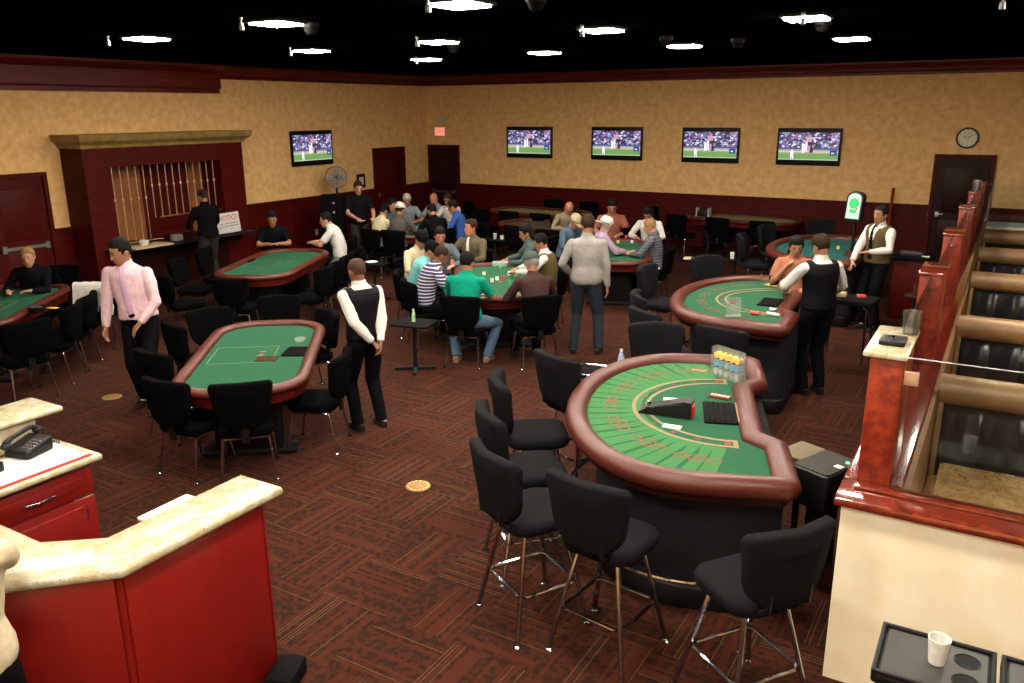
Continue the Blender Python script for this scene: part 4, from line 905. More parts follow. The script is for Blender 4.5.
    if features:
        for sg in (-1, 1):
            e1 = MB().ell((0, 0, 0), (.013, .006, .006), 10, 6, M=HM @ Matrix.Translation((sg*.031, .0905, .017))); e1.build('eye', M_eye, o)
            e2 = MB().box((0, 0, 0), (.034, .008, .007), bev=.002, M=HM @ Matrix.Translation((sg*.032, .092, .036)) @ Matrix.Rotation(-sg*.15, 4, 'Y')); e2.build('eyebrow', HR[hair[1]] if hair[1] not in ('white', 'grey') else HR['grey'], o)
        MB().ell((0, 0, 0), (.024, .006, .006), 12, 6, M=HM @ Matrix.Translation((0, .0915, -.06))).build('mouth', M_lip, o)
    # --- clothes
    if shirt:
        b = MB(); fl = .012 if untuck else 0; torso(b, -.05 if untuck else .05, .94, .016, flare=fl)
        loft(b, [(spine(.80), .17*s*SW, .115*s, side), (spine(.88), .165*s*SW, .10*s, side), (spine(.95), .125*s*SW, .088*s, side), (spine(1.02), .078*s, .072*s, side), (spine(1.07), .066*s, .068*s, side)], 16)
        for a, e_, w in A:
            b.ell(a, (.061*s, .064*s, .060*s)); b.ell(a.lerp(spine(.84), .4), (.07*s, .08*s, .07*s))
            if sleeves == 'long': b.tube([a, a.lerp(e_, .35), e_, e_.lerp(w, .4), w.lerp(e_, .04)], [.062*s, .061*s, .055*s, .050*s, .037*s], n=12)
            elif sleeves == 'short': b.tube([a, a.lerp(e_, .35), a.lerp(e_, .75)], [.064*s, .066*s, .064*s], n=12)
        def wr_(me):
            puff(me, 9.0, .007, 22.0, .003)
        sh_o = remeshed(b, 'shirt', shirt, o, .0115 if fine else .0145, 3, wr_)
        if shirt.name == 'navy_striped' or 'collar' in (extra or ()):
            pass
        cb_ = MB(); c0 = spine(1.03); c1 = spine(1.09)
        R0 = [c0+Vector((.074*s*math.cos(2*PI*k/18), .074*s*math.sin(2*PI*k/18), 0)) for k in range(18)]; R1 = [c1+Vector((.064*s*math.cos(2*PI*k/18), .066*s*math.sin(2*PI*k/18), .012 if math.sin(2*PI*k/18) < 0 else -.004)) for k in range(18)]
        R2 = [p*1.0+(p-c1)*-.08 for p in R1]; R3 = [p+(p-c0)*-.12 for p in R0]
        cb_.rings([R0, R1, R2, R3], cap=False); cb_.build('collar', shirt, sh_o, smooth=60)
    if vest:
        b = MB(); torso(b, .05, .94, .032, n=22); 
        for i in (0, 1): b.ell(sh[i].lerp(spine(.86), .3)+Vector((0, 0, .014)), (.062*s, .088*s, .066*s))
        def vn(me):
            c9 = spine(.95); c5 = spine(.42)
            for p in me.polygons:
                q = p.center; t = (q.z-c5.z)/(c9.z-c5.z)
                if q.y > spine(.7).y+.03 and 0 < t and abs(q.x) < .075*s*t+.002: p.material_index = 1
        remeshed(b, 'vest', [vest, shirt], o, .0115 if fine else .014, 3, vn)
    if tie:
        b = MB(); st = []
        for t, w_ in ((1.0, .022), (.95, .018), (.8, .026), (.6, .032), (.35, .038), (.2, .036), (.15, .01)):
            rr = [(x[1], x[2]) for x in TS if abs(x[0]-t) < .13][0][1]; dd = {1.0: .07, .95: .10, .8: .128, .6: .134, .35: .124, .2: .135, .15: .135}[t]
            st.append((spine(t)+Vector((0, dd*s+.012, 0)), w_, .006, side))
        loft(b, st, 8); b.build('tie', tie, o)
    pm = pants or M_slack
    b = MB(); torso(b, -.14, .16, .012 if not untuck else .006)
    if not untuck: loft(b, [(spine(.05), .175*s*SW, .13*s*belly, side), (spine(.17), .168*s*SW, .126*s*belly, side)], 18)
    for h, k, a in Lg:
        b.ell(h, (.098*s, .105*s, .098*s)); b.tube([h, h.lerp(k, .5), k, k.lerp(a, .5), a+(a-k).normalized()*.03], [.097*s, .088*s, .073*s, .066*s, .06*s], n=14)
    if not untuck: pass
    remeshed(b, 'trousers', pm, o, .0125 if fine else .0155, 3, lambda me: puff(me, 8.0, .007, 20.0, .002))
    for i, (h, k, a) in enumerate(Lg):
        sg = (-1, 1)[i]; yaw = sg*-.12
        mb = MB().prism([(-.034, -.06), (-.022, -.078), (.022, -.078), (.034, -.06), (.032, .02), (.043, .09), (.038, .145), (.02, .175), (-.02, .175), (-.038, .145), (-.043, .09), (-.032, .02)], 0, .075, bev=.014)
        mb.warp(lambda c: (c.x*(1-.25*(c.z/.075) if c.y > .05 else 1), c.y, c.z*(1 if c.y < .04 else max(.5, 1-(c.y-.04)*3.6))))
        mb.warp(lambda c: (Matrix.Translation((a.x, a.y-.01, a.z-.087)) @ Matrix.Rotation(yaw, 4, 'Z') @ Matrix.Scale(s, 4)) @ c); mb.build('shoe', shoecol or M_shoe, o)
    # --- hair and caps
    st_, hcx = hair
    if st_ != 'bald':
        inf = {'short': .011, 'buzz': .0045, 'long': .016, 'thin': .005}[st_]
        def hf(p):
            y = p.y; hl = -.045+(y+.08)*.62 if y > -.08 else -.045
            if st_ == 'thin': hl += .0; 
            if y > .05: hl = max(hl, .05+(y-.05)*.5)
            if abs(p.x) > .055 and -.03 < y < .03: hl = max(hl, .012)
            if p.z < hl or (st_ == 'thin' and p.z > .075): return Vector((p.x*.8, p.y*.8, p.z*.9))
            if p.y > .04: p = Vector((p.x, .04+(p.y-.04)*.82, p.z))
            return p+Vector((0, 0, noise.noise(p*60)*.003))
        b = MB(); b.rings(head_rings(inf, 28, HM, hf))
        if st_ == 'long':
            loft(b, [(T(0, -.055, .05), .07*s, .05*s, side), (T(0, -.065, -.03), .082*s, .048*s, side), (T(0, -.07, -.11), .085*s, .04*s, side), (T(0, -.075, -.17), .06*s, .03*s, side)], 14)
        b.build('hair', HR[hcx], o, smooth=70)
    if cap:
        def cf(p): return p if p.z > .028 else Vector((p.x*.8, p.y*.8, max(p.z, .0)))
        b = MB(); b.rings(head_rings(.02, 24, HM, cf)); cp = b.build('cap', cap[0], o, smooth=60)
        b = MB(); pts = [(.072*math.cos(PI*k/14), .055+.12*math.sin(PI*k/14)) for k in range(15)]; fl = -1 if len(cap) > 1 else 1
        b.prism([(x, fl*y-(.02 if fl < 0 else 0)) for x, y in pts], .034, .04, bev=.002).warp(lambda c: HM @ Vector((c.x, c.y, c.z-c.x*c.x*2.2-(abs(c.y)-.06)*.18))); b.build('brim', cap[0], cp)
    if sit and chairlab:
        f = Vector((math.sin(math.radians(face)), math.cos(math.radians(face)))); chair(sit, root[0]+f.x*.07, root[1]+f.y*.07, face, chairlab, chairgrp)
    o['_hands'] = 0; del o['_hands']
    return o, A, Rz
M_pink = cloth('pale_pink_cotton', (.60, .41, .45)); M_wht = cloth('white_cotton', (.52, .50, .47)); M_blk = cloth('black_cotton', (.0025, .0025, .003)); M_vestB = cloth('black_satin', (.003, .003, .0045)); M_vestB.node_tree.nodes['Principled BSDF'].inputs['Roughness'].default_value = .5
M_vestO = cloth('olive_brown_cloth', (.085, .06, .025)); M_greyS = cloth('grey_sweater', (.23, .215, .20)); M_cream2 = cloth('cream_cotton', (.45, .39, .26)); M_turq = cloth('turquoise_cotton', (.13, .36, .35)); M_green2 = cloth('emerald_cotton', (.003, .22, .14))
M_dbrown = cloth('dark_brown_cotton', (.045, .022, .02)); M_olive = cloth('olive_grey_jacket', (.085, .07, .042)); M_dgrey = cloth('dark_grey_suit', (.07, .06, .055)); M_lblue = cloth('light_blue_cotton', (.17, .195, .22)); M_blue2 = cloth('royal_blue_cotton', (.025, .065, .24))
M_beige = cloth('beige_cotton', (.22, .175, .11)); M_denim2 = cloth('denim_shirt', (.055, .09, .13)); M_lilac = cloth('lilac_cotton', (.26, .19, .26)); M_redS = cloth('faded_red_cotton', (.23, .075, .05)); M_orange = cloth('orange_cotton', (.32, .13, .075)); M_capT = cloth('tan_cap_cloth', (.32, .27, .16)); M_khaki = cloth('dark_khaki', (.022, .019, .017)); M_dgrn = cloth('dark_green_grey', (.05, .075, .07))
M_tieP = cloth('lavender_tie', (.50, .32, .45)); M_jeanD = cloth('dark_denim', (.022, .028, .038)); M_slate = cloth('slate_cotton', (.09, .11, .13))
def striped(name, a, b_, fr):
    m = bpy.data.materials.new(name); m.use_nodes = True; nt = m.node_tree; bs = nt.nodes['Principled BSDF']; tc = nt.nodes.new('ShaderNodeTexCoord'); sp = nt.nodes.new('ShaderNodeSeparateXYZ'); mt = nt.nodes.new('ShaderNodeMath'); mt.operation = 'MULTIPLY'; mt.inputs[1].default_value = fr
    f = nt.nodes.new('ShaderNodeMath'); f.operation = 'FRACT'; rp = nt.nodes.new('ShaderNodeValToRGB'); rp.color_ramp.interpolation = 'CONSTANT'; e = rp.color_ramp.elements; e[0].color = (*a, 1); e[1].position = .68; e[1].color = (*b_, 1)
    L = nt.links; L.new(tc.outputs['Object'], sp.inputs[0]); L.new(sp.outputs[2], mt.inputs[0]); L.new(mt.outputs[0], f.inputs[0]); L.new(f.outputs[0], rp.inputs['Fac']); L.new(rp.outputs['Color'], bs.inputs['Base Color']); bs.inputs['Roughness'].default_value = .9; return m
M_strN = striped('navy_striped', (.015, .02, .07), (.5, .45, .5), 24); M_strG = striped('grey_striped', (.03, .035, .045), (.09, .09, .11), 22)
def toward(px, py, z, t): g = G(px, py, z); d = Vector(t[:2])-g; return math.degrees(math.atan2(d.x, d.y))
TBL = lambda z=.80, x=.14, y=.42: [(-x, y, z, -1, -.2, -.7), (x, y, z, 1, -.2, -.7)]
# standing people in the foreground
PK = person('standing man in a pale pink shirt and tie walking past the near poker table', (121, 252), 152, 1.88, lean=.08, sidel=.10, belly=1.1, nod=.3, hyaw=.6, arms=[(-.10, .21, .99, -1, -.5, -.1), (.33, .12, .80)], shirt=M_pink, tie=M_tieP, hair=('short', 'black'), untuck=False, feet=[(-.10, .14), (.12, -.12)], fine=True)
VD = person('dealer in a black vest with hands clasped behind, beside the near poker table', (357, 272), 290, 1.74, lean=.13, arms=[(-.03, -.20, .94, -1, -.3, 0), (.04, -.22, .92, 1, -.3, 0)], skin='brown', shirt=M_wht, vest=M_vestB, hair=('buzz', 'buzz'), untuck=False, fine=True, nod=.15, feet=[(-.12, .03), (.12, -.02)])
GS = person('standing man in a grey sweater seen from behind, watching the middle table', (588, 226), 342, 1.82, lean=.09, belly=1.08, arms=[(-.22, .16, 1.0), (.27, .02, .84)], shirt=M_greyS, pants=M_jeanD, hair=('short', 'brown'), fine=True, feet=[(-.15, 0), (.17, .03)], nod=.3, hyaw=-.3)
DB = person('dealer in a black vest seen from behind at the middle blackjack table', (821, 247), 318, 1.80, arms=[(-.20, .36, 1.08, -1, -.2, -.3), (.28, .30, 1.02, 1, -.3, -.5)], shirt=M_wht, vest=M_vestB, hair=('short', 'brown'), untuck=False, fine=True, skin='tan', nod=.35)
DO = person('bearded dealer in an olive vest and tie at the teal blackjack table', (881, 215), 216, 1.80, lean=.02, arms=[(-.12, .30, 1.15, -1, -.3, -.4), (.10, .36, .98, 1, -.3, -.5)], shirt=M_wht, vest=M_vestO, tie=M_blk, hair=('short', 'black'), untuck=False, fine=True, nod=.1)
person('man in black standing at the cashier window, seen from behind', (203, 197), 282, 1.78, shirt=M_blk, pants=M_khaki, arms=[(-.2, .35, 1.05), (.25, .35, 1.0)], hair=('buzz', 'brown'), nod=.2)
FAN_MAN = person('man in a black shirt standing by the pedestal fan holding a pink card', (358, 188), 120, 1.78, shirt=M_blk, pants=M_khaki, arms=[(-.2, .30, 1.05), (.16, .34, 1.06)], hair=('short', 'brown'), sleeves='short', skin='fair', nod=.35)
CH = 'chairs under the seated people'
def sitter(label, head, face, what, kind='chair', **k):
    k.setdefault('lean', .28); k.setdefault('arms', TBL()); k.setdefault('nod', .25)
    return person(label, head, face, sit=kind, chairlab=('poker chair under ' if kind == 'chair' else 'bar stool under ')+what, chairgrp=CH, **k)
c3, c4, c5, c2, c0 = T3.location, T4.location, T5.location, T2.location, T0.location
# middle table
sitter('player in a cream shirt and black cap at the middle table, back to the room', (421, 240), toward(421, 240, 1.2, c3)+8, 'the player in the cream shirt and black cap', shirt=M_cream2, cap=(M_blk,), skin='tan')
sitter('player in a turquoise shirt and black cap between two others', (431, 251), toward(430, 250, 1.2, c3), 'the player in turquoise', shirt=M_turq, sleeves='short', cap=(M_blk,), lean=.42)
sitter('player in a navy striped shirt leaning on the middle table', (441, 256), toward(441, 253, 1.2, c3), 'the player in the navy striped shirt', shirt=M_strN, sleeves='short', hair=('buzz', 'brown'), skin='brown', lean=.42, H=1.8)
sitter('heavy player in an emerald green shirt seen square from behind', (467, 263), 345, 'the player in the emerald shirt', shirt=M_green2, sleeves='short', hair=('short', 'black'), pants=M_jean, lean=.15, belly=1.12, H=1.82, feet=[(-.16, .1, 0), (.22, .2, 0)], shoecol=cloth('tan_sandal', (.25, .16, .1)))
sitter('player in a dark brown shirt and dark cap seen from behind', (532, 264), 312, 'the player in the dark brown shirt', shirt=M_dbrown, cap=(M_dgrn,), hair=('short', 'grey'), skin='tan', lean=.25, H=1.78)
sitter('seated dealer in a white shirt and dark vest pushing chips', (541, 243), 250, 'the seated dealer in the dark vest', shirt=M_wht, vest=M_vestO, hair=('short', 'black'), skin='tan', arms=[(-.22, .46, .84, -1, -.2, -.5), (.16, .50, .82, 1, -.2, -.5)], nod=.3, lean=.2)
sitter('player with thick black hair seated behind the seated dealer', (526, 233), 235, 'the player with thick black hair', shirt=M_dgrn, hair=('long', 'black'), lean=.2, skin='tan')
sitter('player in an open olive jacket leaning back with face lifted', (471, 228), 178, 'the player in the olive jacket', shirt=M_olive, tie=M_wht, hair=('short', 'brown'), skin='ruddy', lean=.1, H=1.84, hyaw=.5, nod=0.0, cap=None)
sitter('player with a goatee facing the camera at the middle table', (440, 236), 135, 'the player with a goatee', shirt=M_slate, hair=('short', 'black'), skin='ruddy', lean=.25)
# corner table
sitter('player in a cream shirt and black cap at the corner table', (384, 211), toward(383, 210, 1.2, c4), 'the corner player in the cream shirt', shirt=M_cream2, cap=(M_blk,), lean=.3)
sitter('player in a grey suit jacket and white cap at the corner table', (400, 210), toward(400, 209, 1.2, c4), 'the corner player in the white cap', shirt=M_dgrey, cap=(M_wht, 'b'), lean=.2, H=1.8, hair=('short', 'brown'))
sitter('dark haired player facing the camera between the caps at the corner table', (392, 205), toward(392, 205, 1.2, c4), 'the dark haired corner player', shirt=M_dgrn, lean=.2, skin='ruddy')
sitter('white haired player in a light blue shirt at the corner table', (407, 200), toward(407, 201, 1.2, c4), 'the white haired corner player', shirt=M_lblue, hair=('short', 'white'), skin='tan', lean=.2, sleeves='short')
sitter('player in a dark jacket with black hair bent over the corner table', (432, 211), toward(432, 211, 1.2, c4), 'the corner player in the dark jacket', shirt=M_blk, lean=.35)
sitter('bald player in a light blue shirt at the corner table', (434, 199), toward(434, 199, 1.2, c4)+15, 'the bald corner player', shirt=M_lblue, hair=('bald', 'grey'), skin='ruddy', lean=.25)
sitter('brown haired player in white beside the bald corner player', (448, 200), toward(448, 200, 1.2, c4), 'the brown haired corner player', shirt=M_wht, hair=('short', 'brown'), lean=.25)
sitter('player in a royal blue shirt with dark hair at the corner table', (453, 207), toward(453, 207, 1.2, c4), 'the player in royal blue', shirt=M_blue2, sleeves='short', hair=('short', 'black'), lean=.3, H=1.82)
# table behind the man in grey
sitter('bald player in beige bowed over the cards', (569, 208), toward(569, 208, 1.2, c5), 'the bald player in beige', shirt=M_beige, hair=('bald', 'grey'), skin='ruddy', lean=.4, nod=.6)
sitter('player in a tan cap and denim shirt', (575, 222), toward(575, 220, 1.2, c5), 'the player in the tan cap', shirt=M_denim2, cap=(M_capT,), hair=('short', 'grey'), lean=.35, nod=.4)
sitter('player in a lilac shirt and white cap seen from behind', (606, 225), toward(606, 225, 1.2, c5), 'the player in the lilac shirt', shirt=M_lilac, cap=(M_wht, 'b'), hair=('short', 'grey'), lean=.2, skin='fair')
sitter('broad player in a faded red shirt facing the camera', (612, 207), toward(612, 207, 1.25, c5), 'the player in the red shirt', shirt=M_redS, sleeves='short', hair=('short', 'black'), skin='tan', lean=.15, belly=1.15, H=1.88, nod=.45)
sitter('player in a white shirt with thick black hair and bowed head', (648, 214), toward(648, 213, 1.2, c5), 'the white shirted player with black hair', shirt=M_wht, hair=('long', 'black'), skin='tan', lean=.3, nod=.5)
sitter('player with short fair hair in a dark striped shirt seen from behind', (650, 227), toward(650, 227, 1.2, c5)-10, 'the fair haired player in the striped shirt', shirt=M_strG, hair=('short', 'blond'), skin='fair', lean=.2)
# other tables
sitter('woman in an orange top sitting beside the dealer in the black vest', (796, 247), 160, 'the woman in orange', 'stool', shirt=M_orange, hair=('long', 'black'), sleeves='short', female=True, H=1.64, arms=[(-.1, .35, 1.02), (.12, .16, 1.22)], lean=.15)
person('man in a black shirt handling cards at the cashier side poker table', (272, 219), toward(272, 219, 1.2, c2), 1.76, sit='chair', chairlab='poker chair under the man in the black shirt', chairgrp=CH, lean=.2, arms=TBL(.82, .06, .34), shirt=M_blk, sleeves='short', skin='tan', nod=.3)
person('man in a white shirt with a dark print leaning on the cashier side table', (326, 220), 238, 1.80, sit='chair', chairlab='poker chair under the man in the white shirt', chairgrp=CH, lean=.40, arms=TBL(.82, .08, .50), shirt=M_wht, sleeves='short', skin='fair', pants=M_slate, nod=0, feet=[(-.1, -.05, 0), (.2, -.12, 0)], shoecol=M_white)
person('blonde person in a black suit sitting at the table by the frame edge', (28, 257), toward(28, 257, 1.2, c0)-10, 1.72, sit='chair', chairlab='poker chair under the blonde person in black', chairgrp=CH, lean=.18, arms=[(-.05, .40, .82), (.22, .36, .82)], shirt=M_blk, hair=('short', 'blond'), skin='fair', nod=.1)
# someone at the reception desk, mostly outside the frame
person('person in a pale shirt at the reception desk, only an elbow in the frame', None, 315, 1.76, root=(-3.335, 1.305), arms=[(-.2, .36, 1.17), (-.06, .44, 1.165, 1, .6, -.6)], shirt=M_cream2, lean=.1, features=False)
# ------------------------------------------------------------------ things on and around the tables
def at(px, py, z): g = G(px, py, z); return (g.x, g.y, z)
def thing1(name, mb, m, loc, rz, lab, cat, grp=None, smooth=40): return tag(mb.build(name, m, loc=loc, rz=rz, smooth=smooth), lab, cat, grp)
ZB = .9466; aB1 = B1.rotation_euler.z; aB2 = B2.rotation_euler.z
# near blackjack table
r = chip_tray(B1, -.0, -.0, .9466, w=.42, d=.26, lab='black chip tray set in the near blackjack table at the dealer side'); r.location = at(722, 414, ZB); r.rotation_euler.z = aB1
MB().box((-.0, -.115, .014), (.4, .035, .02), bev=.003).build('ivory_edge', M_printY, r)
r = empty('card_shoe', at(668, 414, ZB), math.radians(8), 'black sloping card shoe with a red back on the near blackjack table', 'card shoe')
mb = MB(); P0_ = [(-.20, 0), (.17, 0), (.17, .12), (.12, .125), (-.13, .055), (-.2, .015)]
mb.rings([[(x, y, z) for x, z in P0_] for y in (-.06, .06)]); mb.build('shoe_body', M_blackpl, r, smooth=20)
MB().box((.178, 0, .05), (.014, .08, .09), bev=.006).build('red_back', M_red, r); MB().tube([(-.15, -.063, .05), (.1, -.063, .105)], .004, n=5).build('silver_edge', M_chrome, r); MB().lathe([(.001, 0), (.016, 0), (.016, .02), (.001, .02)], c=(-.14, .0, .05), n=10).build('roller', M_chrome, r)
r = empty('chip_carousel', at(727, 378, ZB), math.radians(-28), 'clear acrylic rack of yellow and blue chips on the near blackjack table', 'chip rack')
mb = MB()
for sx in (-.15, .15): mb.box((sx, 0, .12), (.006, .07, .24))
mb.box((0, .032, .12), (.3, .005, .24)); mb.box((0, 0, .004), (.3, .07, .006)); mb.box((0, 0, .12), (.3, .06, .004)); mb.build('acrylic_case', M_acryl, r, smooth=0)
M_chipY = mat('yellow_chip', (.75, .50, .12), .5); M_chipB = mat('blue_chip', (.14, .32, .5), .5); M_chipG = mat('grey_chip', (.32, .36, .30), .5); M_chipR = mat('red_chip', (.55, .05, .04), .5)
for row, (zz, m_) in enumerate(((.17, M_chipY), (.10, M_chipB), (.035, M_chipG))):
    for k in range(5):
        mb = MB(); x = -.116+k*.058
        for q in range(4): mb.lathe([(.001, 0), (.026, 0), (.026, .01), (.001, .01)], n=14, M=Matrix.Translation((x, -.02+q*.013, zz)) @ Matrix.Rotation(-PI/2, 4, 'X'))
        mb.build('chips', m_ if (k+row) % 3 else M_chipY if row == 0 else M_chipG, r)
thing1('discard_holder', MB().box((0, 0, .04), (.1, .08, .08), bev=.006), M_acryl, at(738, 381, ZB), -.4, 'small clear discard holder below the chip rack', 'card holder')
r = empty('limit_sign', at(720, 398, ZB), math.radians(-2), 'small red and black table limit sign on the near blackjack table', 'sign')
MB().box((0, 0, .01), (.16, .07, .02), bev=.003).build('sign_plate', M_printR, r); mb = MB()
for k in range(6): mb.box((-.06+k*.024, 0, .0208), (.014, .03, .0016))
mb.build('sign_strokes', M_paper, r, smooth=0)
def cards(px, py, z, rz, lab, n=2, m=None):
    r = thing1('playing_cards', MB().box((0, 0, .003), (.09*n*.7, .065, .006), bev=.001), m or M_paper, at(px, py, z), rz, lab, 'playing cards'); return r
cards(699, 371, ZB, .2, 'stack of pale cards at the far rim of the near blackjack table', m=M_printY); cards(672, 400, ZB, .3, 'white cards behind the card shoe'); cards(672, 427, ZB, .1, 'white cards in front of the card shoe')
# shuffler and stand behind the near blackjack table
r = empty('card_shuffler', (-.80, 5.45, 0), math.radians(-24), 'black card shuffler with a green light on a stand beside the blackjack table', 'card shuffler')
MB().prism(rrect(.3, .42, .03), .5, .76, bev=.02).build('shuffler_body', M_blackpl, r); MB().prism(rrect(.26, .37, .02), .76, .766).build('top_plate', mat('olive_grey_metal', (.025, .022, .017), .6, spec=.2), r)
M_led = mat('green_led', (.0, .1, .0), emit=(.1, 1, .2), es=6); MB().lathe([(.001, 0), (.012, 0), (.01, .006), (.001, .007)], c=(.09, .1, .766), n=10).build('green_light', M_led, r); MB().box((.09, .0, .767), (.05, .05, .003)).build('sticker', M_paper, r, smooth=0)
MB().box((0, 0, .25), (.12, .2, .5), bev=.01).build('stand', M_blackpaint, r)
thing1('card_catcher', MB().prism(rrect(.2, .3, .02), 0, .03, bev=.006), mat('olive_card', srgb(92, 78, 50), .6), (-1.0, 5.62, .72), -.4, 'olive grey ledge between the shuffler and the table rim', 'ledge')
tag(MB().box((0, 0, .36), (.04, .04, .72)).build('ledge_stand', M_blackpaint, loc=(-1.0, 5.62, 0)), 'thin black stand under the olive grey ledge', 'stand')
# middle blackjack table
r = chip_tray(B2, 0, 0, ZB, w=.4, d=.26, lab='black chip tray in the middle blackjack table before the dealer'); r.location = at(772, 303, ZB); r.rotation_euler.z = aB2
thing1('paper_sheet', MB().box((0, 0, .002), (.24, .2, .004)), mat('orange_paper', srgb(215, 165, 105), .8), at(777, 285, ZB), -.3, 'orange tinted paper by the dealer hand on the middle blackjack table', 'paper')
for i, (px, py, w) in enumerate([(776, 312, .14), (773, 316, .14), (755, 315, .1)]): thing1('chip_stack', MB().tube([(-w/2, 0, .02), (w/2, 0, .02)], .019, n=12), M_paper if i < 2 else M_chipR, at(px, py, ZB), -.2, ['rear row of white chips on the middle blackjack table', 'front row of white chips on the middle blackjack table', 'short row of red and white chips on the middle blackjack table'][i], 'chips', 'chip rows on the middle blackjack table')
r = empty('acrylic_sign', at(733, 316, ZB), math.radians(40), 'clear acrylic sign holder with a red mark on the middle blackjack table', 'sign holder')
MB().box((0, 0, .1), (.16, .006, .2)).build('acrylic_sheet', M_acryl, r, smooth=0); MB().box((0, 0, .004), (.17, .08, .008)).build('acrylic_foot', M_acryl, r, smooth=0); MB().box((0, .006, .15), (.06, .004, .05), bev=.01).build('red_mark', M_red, r)
# poker tables
ZP = .75
r = chip_tray(T1, 0, 0, ZP, w=.24, d=.3, lab='black chip tray at the notch of the near poker table'); r.location = at(297, 352, ZP); r.rotation_euler.z = math.radians(30)
thing1('drop_plate', MB().prism(rrect(.2, .16, .01), 0, .006), mat('bronze_plate', (.04, .022, .007), .8, spec=.08), at(267, 359, ZP), math.radians(30), 'bronze rectangular plate in the middle of the near poker table felt', 'plate')
thing1('glass_dish', MB().lathe([(.001, 0), (.05, 0), (.06, .03), (.055, .03), (.045, .006), (.001, .006)], n=18), M_acryl, at(300, 341, ZP), 0, 'small clear dish behind the chip tray of the near poker table', 'dish')
r = chip_tray(T2, 0, 0, ZP, w=.26, d=.3, lab='black chip tray on the cashier side poker table'); r.location = at(244, 261, ZP)
cards(281, 250, ZP, .4, 'white deck of cards in front of the man in black', 1); cards(236, 265, ZP, .5, 'tan cards beside the tray of the cashier side poker table', 2, M_printY)
r = empty('ashtray', at(38, 312, ZP), 0, 'black bowl ashtray on the poker table by the frame edge', 'ashtray'); MB().lathe([(.001, 0), (.08, 0), (.1, .07), (.09, .07), (.07, .02), (.001, .015)], n=20).build('bowl', M_blackpl, r); MB().ell((0, .02, .05), (.05, .04, .02)).build('silver_insert', M_steel, r)
cards(53, 308, ZP, .3, 'yellow cards beside the black bowl on the table by the frame edge', 2, M_yellow)
def chips(px, py, z, m, lab, n=4, grp='chip stacks on the poker tables'):
    mb = MB()
    for q in range(n): mb.lathe([(.001, q*.012), (.024, q*.012), (.024, q*.012+.011), (.001, q*.012+.011)], n=14)
    thing1('chip_stack', mb, m, at(px, py, z), 0, lab, 'chips', grp)
for i, (px, py, m_) in enumerate([(497, 280, M_paper), (503, 279, M_chipR), (509, 275, M_paper), (516, 277, M_chipY), (484, 275, M_paper), (500, 268, M_chipG), (505, 266, M_chipG), (492, 282, M_paper)]):
    chips(px, py, ZP, m_, ['white chip stack nearest the emerald shirted player', 'red chip stack on the middle poker table felt', 'white chip stack toward the far side of the middle poker table', 'yellow chip stack before the seated dealer', 'lone white chip stack left of the others on the middle poker table', 'grey green chip stack at the foot of the pale green rack', 'second grey green chip stack before the pale green rack', 'white chip stack closest to the table edge before the emerald shirt'][i])
thing1('chip_rack', MB().prism(rrect(.22, .12, .01), 0, .07, bev=.005), mat('clear_green_rack', (.25, .38, .3), .3), at(500, 266, ZP), .3, 'pale green chip rack by the seated dealer', 'chip rack')
for i, (px, py, m_) in enumerate([(626, 238, M_chipR), (632, 243, M_paper), (618, 243, M_chipY)]): chips(px, py, ZP, m_, ['red', 'white', 'yellow'][i]+' chip stack on the table behind the man in grey', grp='chips on the table behind the man in grey')
for i, (px, py) in enumerate([(412, 224), (418, 229), (425, 226)]): chips(px, py, ZP, M_paper, 'small stack of chips on the corner poker table', grp='chips on the corner poker table')
r = empty('chip_rack', (-5.75, 18.0, ZP), -.1, 'dark chip rack with pale ends on the wall table', 'chip rack'); 
for sx in (-.14, .14): MB().box((sx, 0, .09), (.03, .16, .2), bev=.006).build('rack_end', mat('pale_plastic', (.4, .4, .36), .5) if 'pale_plastic' not in MATS else MATS['pale_plastic'], r)
MB().box((0, 0, .06), (.25, .15, .12), bev=.006).build('rack_body', M_blackpl, r)
thing1('glass_box', MB().box((0, 0, .08), (.2, .15, .16), bev=.004), M_acryl, at(871, 247, ZB), -.2, 'clear box on the teal blackjack table before the bearded dealer', 'box'); chips(838, 249, ZB, M_chipY, 'tan chips on the teal blackjack table', grp='chips on the teal blackjack table')
# side tables with drinks and plates
def side_table(px, py, z, lab, w=.46, d=.34, cross=True):
    x, y, _ = at(px, py, z); r = empty('side_table', (x, y, 0), .2, lab, 'side table', 'small black side tables between the chairs')
    MB().prism(rrect(w, d, .05), z-.025, z, bev=.008).build('table_top', M_tabletop, r); MB().tube([(0, 0, .03), (0, 0, z-.02)], .025, n=10).build('pedestal', M_blackpaint, r)
    for a in (0, PI/2): MB().box((0, 0, .02), (.5, .05, .04), rz=a+.4, bev=.01).build('foot', M_blackpaint, r)
    return (x, y, z)
def plate(loc, lab, r_=.11): thing1('plate', MB().lathe([(.001, 0), (r_*.6, 0), (r_, .018), (r_-.004, .022), (r_*.6, .006), (.001, .006)], n=24), M_paper, loc, 0, lab, 'plate')
def cup(loc, lab, m=None, h=.11): thing1('cup', MB().lathe([(.001, 0), (.03, 0), (.038, h), (.034, h), (.027, .006), (.001, .006)], n=16), m or M_paper, loc, 0, lab, 'cup')
p = side_table(645, 271, .62, 'black side table with plates behind the man in grey'); plate(p, 'white plate on the side table nearest the striped shirt player'); plate((p[0]+.12, p[1]+.08, p[2]+.024), 'second white plate overlapping the first on the side table', .09); thing1('bowl', MB().lathe([(.001, 0), (.05, 0), (.09, .07), (.085, .07), (.045, .01), (.001, .01)], n=20), M_paper, (p[0]-.16, p[1]+.06, p[2]), 0, 'white bowl on the side table behind the man in grey', 'bowl')
